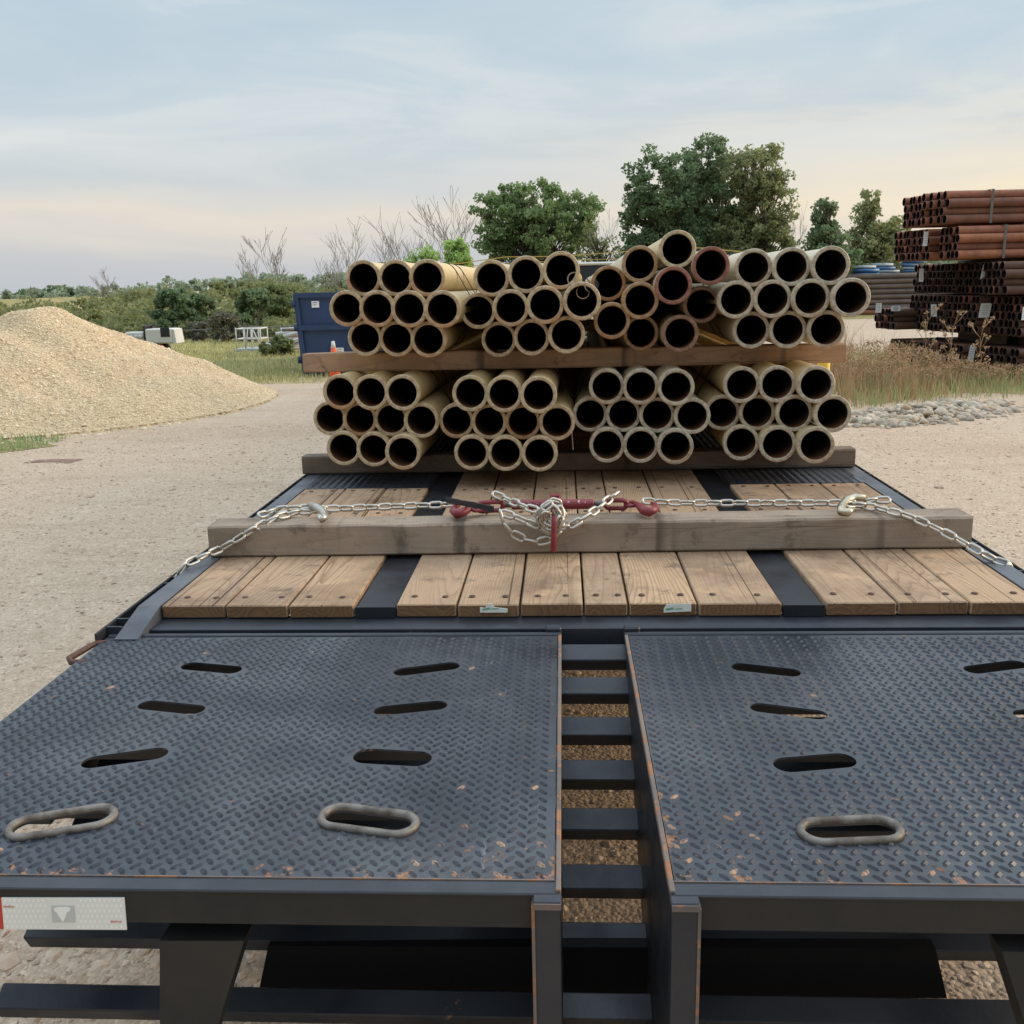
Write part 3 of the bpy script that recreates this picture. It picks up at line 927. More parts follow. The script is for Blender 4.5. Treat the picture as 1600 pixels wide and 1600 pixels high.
mass('undergrowth', 620, -4, 22, 47, 57, lambda x, y: 1.5 + .6 * np.sin(x * .5) ** 2, m_leafhedge, 55, .15, .6, 'bushy undergrowth below the trees behind the pipe load')

def bush(px, base_py, wpx, top_py, label, m, per=90, ls=.1, n=40, name='bush', dist=None):
    b_ = onz(px, base_py, 0) if dist is None else ony(px, 440, dist)
    b_.z = 0
    d_ = b_.y
    H_ = max(.5, ony(px, top_py, d_).z)
    W_ = wpx * d_ / FPX * 1.02
    root = empty(name, b_, label, 'bush', 'bushes along the fence')
    Cs = []
    for _ in range(n):
        a_ = random.uniform(0, 2 * pi); r_ = sqrt(random.random())
        z_ = random.uniform(.1, 1)
        e_ = sqrt(max(0, 1 - (max(0, z_ - .35) / .65) ** 2 * .75))
        Cs.append((cos(a_) * r_ * W_ / 2 * e_, sin(a_) * r_ * W_ / 2 * e_, z_ * H_ * .88))
    leaves('foliage', Cs, rng.uniform(.5, 1.1, n) * min(W_, H_) * .17, per, ls, m, root)
    mb = MB()
    for c_ in Cs[::3]:
        mb.tube([(random.uniform(-.1, .1), random.uniform(-.1, .1), 0), (c_[0] * .4, c_[1] * .4, c_[2] * .55), c_], [.03, .02, .008], 4, caps=False)
    mb.build('stem', m_bark, root)
for a_ in [
    (268, 524, 62, 446, 'dense green bush left of the middle of the field fence', m_leafdark, 120, .11, 60, 'bush', 36.5),
    (308, 520, 56, 456, 'darker green bush touching the right of the dense bush', m_leafdark, 110, .11, 45, 'bush', 38.5),
    (392, 516, 58, 447, 'green bush behind the white work basket', m_leafdark, 120, .11, 55, 'bush', 37.),
    (432, 512, 60, 440, 'broad bush just left of the dumpster', m_leafhedge, 110, .11, 55, 'bush', 40.),
    (345, 530, 58, 486, 'low dark brambly bush at the foot of the bank', m_drybrush, 110, .08, 45, 'bush', 34.),
    (300, 535, 40, 502, 'low dark bush beside the white machine', m_drybrush, 90, .08, 25, 'bush', 34.5),
    (385, 532, 36, 505, 'dark scrub behind the white work basket rails', m_drybrush, 90, .08, 25, 'bush', 33.),
    (345, 455, 50, 437, 'rounded olive bush on the skyline of the bank', m_leafolive, 110, .14, 40, 'bush', 60.),
    (395, 450, 60, 438, 'long olive bush on the skyline nearer the dumpster', m_leafolive, 110, .14, 40, 'bush', 62.),
    (455, 450, 60, 440, 'olive skyline bush half hidden by the dumpster', m_leafolive, 110, .14, 40, 'bush', 58.),
    (530, 450, 50, 436, 'low green bush above the dumpster rim', m_leafhedge, 110, .14, 40, 'bush', 56.)]:
    bush(*a_[:5], a_[5], *a_[6:9], a_[9], a_[10])

# grass field blades and weeds
def field_pts(n, f):
    P = []
    return P
n = 26000
P = np.stack([rng.uniform(-16, -3.2, n), rng.uniform(19, 34, n), np.zeros(n)], 1)
k = P[:, 1] > 19.2 + np.clip((P[:, 0] + 6.3), 0, 9) * 1.5 + rng.normal(size=n) * .15
P = P[k]
tag(blades('grass', P, rng.uniform(.03, .14, len(P)), .008, m_grass), 'short dry grass on the field behind the gravel pile', None, None, 'stuff')
n = 5200
P = np.stack([rng.uniform(-10, -4.7, n), rng.uniform(18.6, 21.5, n), np.zeros(n)], 1)
tag(blades('field_edge_weeds', P, rng.uniform(.04, .14, len(P)), .007, m_grass), 'green weeds along the near edge of the field', None, None, 'stuff')
n = 900
P = np.stack([rng.uniform(-8.5, -6.4, n), rng.uniform(11.1, 12.1, n), np.zeros(n)], 1)
tag(blades('grass_tuft', P, rng.uniform(.03, .12, len(P)), .006, m_green), 'grass at the foot of the gravel pile', None, None, 'stuff')
# dry weeds in front of the racks
n = 11000
P = np.stack([rng.uniform(4.0, 12, n), rng.uniform(13.4, 18.5, n), np.zeros(n)], 1)
lim = 13.6 + np.clip(P[:, 0] - 4.0, 0, 3.2) * .55
den = np.exp(-np.clip(P[:, 1] - 17.0, 0, 9) * .8)
k = (P[:, 1] > lim + rng.normal(size=n) * .2) & (rng.uniform(size=n) < den)
P = P[k]
clump = .55 + .45 * np.sin(P[:, 0] * 5.3 + 2 * np.sin(P[:, 1] * 3.1)) * np.sin(P[:, 1] * 4.7 + P[:, 0])
kk = rng.uniform(size=len(P)) < .35 + .65 * clump
P = P[kk]; lim = lim[k][kk]; clump = clump[kk]
hh = (.45 + .75 * clump) * rng.uniform(.12, .78, len(P)) ** 1.15 * (1 + .35 * np.clip((5.8 - P[:, 0]) / .6, 0, 1)) * (1 - .6 * np.clip((P[:, 0] - 5.6) / 1.6, 0, 1)) * np.clip(.5 + (P[:, 1] - lim) * .45, .35, 1.15)
tag(blades('dry_weeds', P, hh, .005, m_dry, .16), 'tall dry brown weeds in front of the rusty pipe stacks', None, None, 'stuff')
n = 2600
P = np.stack([rng.uniform(4.0, 12, n), rng.uniform(13.3, 16.5, n), np.zeros(n)], 1)
lim = 13.35 + np.clip(P[:, 0] - 4.0, 0, 3.2) * .5
k = (P[:, 1] > lim + rng.normal(size=n) * .15)
P = P[k]
tag(blades('green_weeds', P, rng.uniform(.06, .35, len(P)), .006, m_green, .3), 'low green weeds at the edge of the cobbles', None, None, 'stuff')
# seed heads give the brown haze of the weeds
n = 1500
C_ = np.stack([rng.uniform(4.2, 9.5, n), rng.uniform(14.6, 17.2, n), rng.uniform(.3, .72, n)], 1)
C_[:, 2] *= (1 - .62 * np.clip((C_[:, 0] - 5.6) / 1.6, 0, 1))
k = C_[:, 1] > 14.3 + np.clip(C_[:, 0] - 4.0, 0, 3.2) * .5
tag(leaves('weed_seed_heads', C_[k], np.full(k.sum(), .07), 12, .022, m_dry), 'brown seed heads of the dry weeds', None, None, 'stuff')
def tall_weed(px, dist, top_py, label, seed):
    rnd = random.Random(seed)
    b_ = ony(px, 500, dist); b_.z = 0
    H_ = ony(px, top_py, dist).z
    root = empty('tall_weed', b_, label, 'weed', 'tall dry weeds before the racks')
    mb = MB(); tips = []
    pts = [Vector((0, 0, 0))]
    for s in range(6):
        pts.append(pts[-1] + Vector((rnd.uniform(-.03, .03), rnd.uniform(-.03, .03), H_ / 6)))
    mb.tube(pts, [.012 - .0015 * s for s in range(7)], 5)
    for s in range(2, 7):
        for q in range(3):
            az = rnd.uniform(0, 2 * pi)
            L = H_ * rnd.uniform(.12, .3)
            e = pts[s] + Vector((cos(az) * L * .6, sin(az) * L * .6, L * .8))
            mb.tube([pts[s], pts[s].lerp(e, .5) + Vector((0, 0, -.02)), e], [.006, .005, .003], 4)
            tips.append(e)
    mb.build('stem', m_dry, root)
    leaves('seed_head', [tuple(v) for v in tips], np.full(len(tips), .05), 10, .03, m_dry, root)
for a_ in [(1450, 16.6, 500, 'tall branching dry weed standing below the tagged bundle, leftmost of the tall weeds', 1),
           (1487, 16.4, 508, 'tall branching dry weed, middle of the three before the racks', 2),
           (1540, 16.0, 512, 'tall straight dry weed under the largest white tag', 3)]:
    tall_weed(*a_)

# ------------------------------------------------------------------ background objects at left
# house roof far left
hb = ony(-5, 480, 120); hb.z = 0
house = empty('house', hb, 'grey-roofed house far off at the left edge', 'house')
mb = MB(); mb.box(-5, 3, -3, 3, 0, -0.0 + .9 + .0); mb.build('wall', m_siding, house)
mb = MB()
zt = ony(10, 470, 120).z - .1
mb.add([(-5.4, -3.4, .88), (3.4, -3.4, .88), (3.4, 3.4, .88), (-5.4, 3.4, .88), (-5.4, 0, zt + .6), (1.2, 0, zt + .6)], [(0, 1, 5, 4), (2, 3, 4, 5), (1, 2, 5), (0, 4, 3), (3, 2, 1, 0)])
mb.build('roof', m_roof, house)

# chain link fence
P0 = ony(276, 517, 33.2); P1 = ony(475, 498, 35.5)
fe = empty('chain_link_fence', (P0.x, P0.y, 0), 'grey chain link fence crossing in front of the bushes', 'fence')
mb = MB()
L = Vector((P1.x - P0.x, P1.y - P0.y, 0)) * 1.6
Hf = P0.z
K = 5
for i in range(K):
    o = MB(); q = L * (i / (K - 1)); o.tube([(q.x, q.y, 0), (q.x, q.y, Hf + .05)], .025, 8); o.build('post', m_bandg, fe)
mb.tube([(0, 0, Hf), (L.x, L.y, Hf)], .02, 6); mb.build('top_rail', m_bandg, fe)
mb = MB()
Ln = L.length; d_ = L.normalized(); st = .11
k = -int(Hf / st)
while k * st < Ln:
    a0 = max(0, k * st); a1 = min(Ln, k * st + Hf)
    if a1 > a0:
        z0 = a0 - k * st; z1 = a1 - k * st
        mb.tube([(d_.x * a0, d_.y * a0, z0), (d_.x * a1, d_.y * a1, z1)], .0022, 3, caps=False)
        mb.tube([(d_.x * a0, d_.y * a0 + .005, Hf - z0), (d_.x * a1, d_.y * a1 + .005, Hf - z1)], .0022, 3, caps=False)
    k += 1
mb.build('wire_mesh', m_bandg, fe)

# white machine (boom lift parked behind the gravel pile)
mc = onz(262, 560, 0); D_ = 27.0
c0 = ony(240, 525, D_); c0.z = 0
bl = empty('boom_lift', c0, 'white machine with a dark panel parked behind the gravel pile', 'boom lift')
def pxw(p_): return p_ * D_ * 1.03 / FPX
z_t = ony(250, 512, D_).z; z_b = ony(250, 536, D_).z
mb = MB()
mb.box(pxw(-6), pxw(36), -.3, .3, z_b, z_t - .02, ch=.03)
mb.add([(pxw(36) + .0, -.29, z_b), (pxw(41), -.29, z_b), (pxw(39), -.29, z_t - .05), (pxw(36) + .0, -.29, z_t - .03), (pxw(36) + .0, .29, z_b), (pxw(41), .29, z_b), (pxw(39), .29, z_t - .05), (pxw(36) + .0, .29, z_t - .03)],
       [(0, 1, 2, 3), (4, 5, 6, 7), (0, 1, 5, 4), (1, 2, 6, 5), (2, 3, 7, 6)])
mb.build('hood', m_white, bl)
mb = MB(); mb.box(pxw(18), pxw(32), -.31, -.295, z_b + .18, z_t + .01, ch=.004); mb.build('vent_panel', m_rubber, bl)
mb = MB(); mb.box(pxw(-40), pxw(-10), -.2, .2, z_b + .06, z_t - .10, ch=.03)
for q in (-30, -22, -15): mb.tube([(pxw(q), -.21, z_b + .2), (pxw(q), -.24, z_b + .2)], .06, 10)
mb.build('boom_arm', m_white, bl)
mb = MB(); mb.box(pxw(-10), pxw(-6) - .002, -.25, .25, z_b - .1, z_t + .08, ch=.02); mb.tube([(pxw(-4), 0, z_t), (pxw(2), 0, z_t + .1), (pxw(8), 0, z_t)], .025, 6); mb.build('turntable', m_rubber, bl)
mb = MB(); mb.box(pxw(-8), pxw(8), -.2, .2, .2, z_b - .002, ch=.03); mb.build('chassis', m_orange, bl)
for q in (-10, 6):
    for s in (-.32, .32):
        mb = MB(); mb.tube([(pxw(q), s - .06, .2), (pxw(q), s + .06, .2)], .2, 20); mb.build('wheel', m_tyre, bl)

# white work basket
D_ = 26.5
c0 = onz(390, 549, 0)
D_ = c0.y
wb = empty('work_basket', c0, 'white tubular work platform basket standing on the field', 'work basket')
sx = D_ * 1.02 / FPX
Wb = 38 * sx; Hb = 34 * sx; dp = .7
def rail(pts, nm): m_ = MB(); m_.tube(pts, .018, 6); m_.build(nm, m_white, wb)
x0 = -Wb / 2; x1 = Wb / 2
for zz in (Hb, Hb * .55):
    rail([(x0, 0, zz), (x1, 0, zz)], 'rail'); rail([(x0, dp, zz), (x1, dp, zz)], 'rail'); rail([(x0, 0, zz), (x0, dp, zz)], 'rail'); rail([(x1, 0, zz), (x1, dp, zz)], 'rail')
for xx in (x0, x0 + Wb * .36, x0 + Wb * .62, x1):
    rail([(xx, 0, .08), (xx, 0, Hb + (.04 if xx in (x0,) else 0))], 'post'); rail([(xx, dp, .08), (xx, dp, Hb)], 'post')
rail([(x0 + Wb * .36, 0, .08), (x0 + Wb * .5, 0, Hb)], 'brace'); rail([(x1, 0, .08), (x0 + Wb * .7, 0, Hb)], 'brace')
mb = MB(); mb.box(x0 - .03, x1 + .03, -.03, dp + .03, .0, .08, ch=.01)
mb.build('floor_plate', m_lightwrap, wb)
# heap of pale lumber and pipes behind the basket
c0 = ony(432, 545, 27.5); c0.z = 0
hp = empty('scrap_heap', c0, 'heap of pale pipes and boards grown over by scrub left of the dumpster', 'scrap heap')
for i in range(26):
    mb = MB()
    zc = random.uniform(.05, .75); xc = random.uniform(-.1, .75); yc = random.uniform(-.4, .5)
    zc *= .45 + .55 * (xc + .1) / .85
    a_ = random.uniform(-.18, .12)
    mb.tube([(xc - .42, yc, zc + a_ * .5), (xc, yc + .05, zc + .02), (xc + .5, yc, zc + .12 - a_ * .5)], random.uniform(.03, .06), 8)
    mb.build('pipe', m_white if i % 4 else m_timber, hp)
bush(432, 548, 40, 522, 'green scrub growing through the scrap heap', m_leafhedge, 100, .06, 40, 'bush', 26.6)
bush(410, 550, 26, 530, 'small scrub between the work basket and the scrap heap', m_leafhedge, 80, .06, 22, 'bush', 26.2)

# blue dumpster
D_ = 20.0
a0 = ony(474, 590, D_); a1 = ony(458, 458, D_)
x0 = a0.x; zt = a1.z; xt = a1.x
dm = empty('dumpster', (x0, D_, 0), 'big dark blue steel roll-off dumpster at left behind the pipe load', 'dumpster', rz=radians(4))
W_ = 2.35; sl = x0 - xt
mb = MB()
zt2 = zt; Ld = 5.5
V = [(0.06, .03, .12), (W_ - .06, .03, .12), (W_ + sl - .06, .03, zt2 - .03), (-sl + .06, .03, zt2 - .03), (0.06, Ld, .12), (W_ - .06, Ld, .12), (W_ + sl - .06, Ld, zt2 - .03), (-sl + .06, Ld, zt2 - .03)]
mb.add(V, [(0, 1, 2, 3), (4, 5, 6, 7), (0, 1, 5, 4), (1, 2, 6, 5), (0, 3, 7, 4)])
mb.build('body', m_blue, dm)
mb = MB()
def slab(za, zb, t_=.06, y0=-.03, y1=.02):
    xa = -sl * (za / zt2); xb = -sl * (zb / zt2)
    mb.add([(xa, y0, za), (W_ - xa, y0, za), (W_ - xb, y0, zb), (xb, y0, zb), (xa, y1, za), (W_ - xa, y1, za), (W_ - xb, y1, zb), (xb, y1, zb)],
           [(0, 1, 2, 3), (4, 5, 6, 7), (0, 1, 5, 4), (2, 3, 7, 6), (0, 3, 7, 4), (1, 2, 6, 5)])
slab(zt2 - .10, zt2); mb.build('top_rim', m_blue, dm)
mb = MB(); slab(zt2 * .56, zt2 * .62, y0=-.05); mb.build('cross_rib', m_blue, dm)
mb = MB(); slab(.06, .15); mb.build('bottom_rail', m_blued, dm)
for side in (0, 1):
    mb = MB()
    f_ = (lambda x: x) if side == 0 else (lambda x: W_ - x)
    mb.add([(f_(0), -.04, .15), (f_(.10), -.04, .15), (f_(-sl + .10), -.04, zt2 - .10), (f_(-sl), -.04, zt2 - .10), (f_(0), .02, .15), (f_(.10), .02, .15), (f_(-sl + .10), .02, zt2 - .10), (f_(-sl), .02, zt2 - .10)],
           [(0, 1, 2, 3), (4, 5, 6, 7), (0, 1, 5, 4), (2, 3, 7, 6), (0, 3, 7, 4), (1, 2, 6, 5)])
    mb.build('corner_post', m_blue, dm)
for z_ in (zt2 - .22, zt2 * .59, .36):
    mb = MB(); xx = -sl * z_ / zt2; mb.tube([(xx - .02, -.06, z_ - .07), (xx - .02, -.06, z_ + .07)], .04, 10); mb.build('hinge', m_blued, dm)
for q, z_, s_ in ((.28, zt2 * .86, .15), (.72, zt2 * .30, .16)):
    mb = MB(); mb.box(q, q + s_, -.004, .0295, z_ - .06, z_ + .07); mb.build('sticker', m_tag, dm)
    mb = MB(); mb.box(q + .02, q + s_ - .03, -.008, -.0045, z_ + .03, z_ + .045); mb.box(q + .02, q + s_ - .05, -.008, -.0045, z_ - .01, z_ + .0); mb.build('print', m_ink if s_ < .155 else m_strap, bpy.data.objects[dm.children[-1].name])
for q in (.62, .98):
    mb = MB(); mb.tube([(q, .0, zt2 * .24), (q, -.1, zt2 * .26), (q, -.1, zt2 * .36), (q, 0, zt2 * .38)], .018, 6); mb.build('handle', m_blued, dm)

# traffic cone
c0 = ony(522, 560, 17.6); c0.z = 0
ht = ony(522, 533, 17.6).z
cn = empty('traffic_cone', c0, 'orange traffic cone standing before the blue dumpster', 'traffic cone')
mb = MB(); mb.box(-.18, .18, -.18, .18, 0, .03, ch=.01); mb.build('base', m_orange, cn)
mb = MB(); mb.tube([(0, 0, .03), (0, 0, ht * .86)], [.13, .045], 16); mb.build('body', m_orange, cn)
mb = MB(); mb.tube([(0, 0, ht * .86), (0, 0, ht)], [.045, .028], 16); mb.build('top_collar', m_white, cn)

# yellow post
c0 = ony(1287, 570, 12.5); c0.z = 0
bp = tag(MB() and None or (lambda m_: (m_.tube([(0, 0, 0), (0, 0, .35), (0, 0, .98), (0, 0, 1.02)], [.085, .08, .08, .03], 16), m_.build('guard_post', m_yellow, None, c0))[1])(MB()), 'yellow guard post glimpsed under the right end of the upper timber', 'post')

# ------------------------------------------------------------------ TRAILER
DZ = .92; PZ = .875
XL, XR = -1.303, 1.453
IL, IR = -1.235, 1.385
tr = empty('flatbed_trailer', (0.075, 2.7, 0), 'dark blue steel flatbed trailer with wood deck and folded tread plate ramps', 'trailer')
TO = Vector((0.075, 2.7, 0))
def tpart(mb_, name, m, parent=None, label=None):
    off = TO
    mb_.v = [(v[0] - off.x, v[1] - off.y, v[2] - off.z) for v in mb_.v]
    o = mb_.build(name, m, parent or tr)
    if label: o['label'] = label
    return o
YE = 2.722          # rear end of the deck boards
YF = 12.0           # front of deck
# side rails with downward bend at the rear
for s, (xa, xb) in ((-1, (XL, IL)), (1, (IR, XR))):
    mb = MB()
    for (ya, za, yb, zb) in ((YE, DZ, YF, DZ), (2.55, PZ + .004, YE, DZ)):
        mb.add([(xa, ya, za), (xb, ya, za), (xb, yb, zb), (xa, yb, zb), (xa, ya, za - .10), (xb, ya, za - .10), (xb, yb, zb - .10), (xa, yb, zb - .10)],
               [(0, 1, 2, 3), (4, 5, 6, 7), (0, 1, 5, 4), (2, 3, 7, 6), (0, 3, 7, 4), (1, 2, 6, 5)])
    tpart(mb, 'side_rail', m_railt)
    # rub rail and stake pockets
    mb = MB()
    xo = xa - .054 if s < 0 else xb + .054
    xi = xa - .046 if s < 0 else xb + .046
    x_lo, x_hi = min(xo, xi), max(xo, xi)
    mb.box(x_lo, x_hi, 2.54, YF, DZ - .115, DZ - .02, ch=.003)
    tpart(mb, 'rub_rail', m_black)
    y_ = 2.60
    while y_ < 9:
        mb = MB()
        e0, e1 = (x_hi + .0005, xa - .0005) if s < 0 else (xb + .0005, x_lo - .0005)
        mb.box(e0, e1, y_, y_ + .008, DZ - .11, DZ - .022); mb.box(e0, e1, y_ + .07, y_ + .078, DZ - .11, DZ - .022); mb.box(e0, e1, y_ + .0081, y_ + .0699, DZ - .11, DZ - .104)
        tpart(mb, 'stake_pocket', m_steel)
        y_ += .42
    mb = MB()
    mb.box(min(xa, xb) + .001, max(xa, xb) - .001, 2.0, YF, DZ - .30, DZ - .105)
    tpart(mb, 'frame_side', m_black)
# tie down loop at the left
mb = MB()
lp = [onz(a_, b_, DZ - .05) for a_, b_ in ((166, 1005), (152, 1005), (142, 1009), (108, 1029), (111, 1035), (136, 1035))]
mb.tube(lp, .009, 8)
tpart(mb, 'tie_down_loop', m_bolt)

# wood deck sections
def boards(xs, y0, y1, name):
    mb = MB()
    for i in range(len(xs) - 1):
        g0 = .0035 if i else .002
        ye = y0 + random.uniform(-.004, .005)
        zz = DZ + random.uniform(-.0015, .0015)
        mb.box(xs[i] + g0, xs[i + 1] - .0035, ye, y1, zz - .04, zz, ch=.0035)
    return tpart(mb, name, m_deck)
boards([-1.232, -1.033, -.838, -.636], YE, 4.40, 'deck_boards')
XC = [-.510, -.325, -.136, .055, .188, .392, .575 + .065]
boards(XC, YE, 10.5, 'deck_boards')
boards([.765, .972, 1.178, 1.383], YE, 4.40, 'deck_boards')
# steel beams between the sections
for xa, xb in ((-.634, -.512), (.643, .762)):
    mb = MB(); mb.box(xa, xb, YE + .004, YF, DZ - .041, DZ - .012, ch=.003); mb.box(xa - .0, xb + .0, YE - .004, YE + .0035, DZ - .041, DZ - .006)
    tpart(mb, 'deck_beam', m_black)
# bolts
mb = MB()
edges = [[-1.232, -1.033, -.838, -.636], XC, [.765, .972, 1.178, 1.383]]
for xs in edges:
    for i in range(len(xs) - 1):
        wd = xs[i + 1] - xs[i]
        for fx in (.24, .76):
            for yb in (2.795, 3.9, 4.35):
                bx = xs[i] + wd * fx + random.uniform(-.008, .008); by = yb + random.uniform(-.006, .006)
                mb.tube([(bx, by, DZ - .004), (bx, by, DZ + .0032)], [.0105, .0095], 10)
tpart(mb, 'bolt_heads', m_bolt)

# tread plate with holes
def slot_outline(cx, cy, L, W, ang, n=10):
    r_ = W / 2; h_ = L / 2 - r_
    pts = []
    for s in (1, -1):
        for k in range(n + 1):
            a_ = -pi / 2 + pi * k / n
            x, y = h_ + r_ * cos(a_), r_ * sin(a_)
            if s < 0: x, y = -x, -y
            pts.append((cx + x * cos(ang) - y * sin(ang), cy + x * sin(ang) + y * cos(ang)))
    return pts
def in_slot(x, y, sl_, mar):
    cx, cy, L, W, a_ = sl_
    dx, dy = x - cx, y - cy
    u = dx * cos(a_) + dy * sin(a_); v = -dx * sin(a_) + dy * cos(a_)
    h_ = L / 2 - W / 2
    uu = max(-h_, min(h_, u))
    return (u - uu) ** 2 + v ** 2 < (W / 2 + mar) ** 2
def tread(name, x0, x1, y0, y1, z, slots, m, parent=None, th=.005, px_=.0365, py_=.0152, amp=.0036):
    bm = bmesh.new()
    def loop(pts):
        vs = [bm.verts.new((p_[0], p_[1], z)) for p_ in pts]
        return [bm.edges.new((vs[i], vs[(i + 1) % len(vs)])) for i in range(len(vs))]
    es = loop([(x0, y0), (x1, y0), (x1, y1), (x0, y1)])
    for s in slots:
        es += loop(slot_outline(*s))
    r_ = bmesh.ops.triangle_fill(bm, use_beauty=True, edges=es)
    fs = [f for f in bm.faces]
    bmesh.ops.recalc_face_normals(bm, faces=fs)
    for f in bm.faces:
        if f.normal.z < 0: f.normal_flip()
    ext = bmesh.ops.extrude_face_region(bm, geom=list(bm.faces))
    vs = [g_ for g_ in ext['geom'] if isinstance(g_, bmesh.types.BMVert)]
    bmesh.ops.translate(bm, verts=vs, vec=(0, 0, -th))
    bmesh.ops.recalc_face_normals(bm, faces=bm.faces)
    me = bpy.data.meshes.new('tmp'); bm.to_mesh(me); bm.free()
    mb = MB()
    mb.add([v.co[:] for v in me.vertices], [tuple(p_.vertices) for p_ in me.polygons])
    bpy.data.meshes.remove(me)
    # raised lozenges
    j = 0; y = y0 + .012
    while y < y1 - .008:
        x = x0 + .012 + (px_ / 2 if (j % 2) else 0)
        ang = radians(48 if j % 2 else -48)
        while x < x1 - .010:
            if not any(in_slot(x, y, s, .010 if len(slots) else 0) for s in slots):
                L_ = .0128; W2 = .0052
                base = []
                for q, ww in ((-1, 0), (-.45, 1), (.45, 1), (1, 0), (.45, -1), (-.45, -1)):
                    u, v = q * L_, ww * W2
                    base.append((x + u * cos(ang) - v * sin(ang), y + u * sin(ang) + v * cos(ang), z + .0001))
                tp_ = [(x + u * cos(ang), y + u * sin(ang), z + amp) for u in (-L_ * .5, L_ * .5)]
                V_ = base + tp_
                dg_ = min(abs(x + .012), abs(x - .167)); dn_ = y - 1.43
                pr_ = .18 * math.exp(-dg_ / .03 - max(dn_, 0) / .5) + .08 * math.exp(-max(dn_, 0) / .035) + .35 * math.exp(-(dg_ ** 2 + dn_ ** 2) / .022) + .003
                mi_ = 2 if (slots and random.random() < pr_) else 1
                mb.add(V_, [(0, 1, 6), (1, 2, 7, 6), (2, 3, 7), (3, 4, 7), (4, 5, 6, 7), (5, 0, 6)], mi_, False)
            x += px_
        y += py_; j += 1
    return tpart(mb, name, [m, m_loz, m_lozrust], parent)

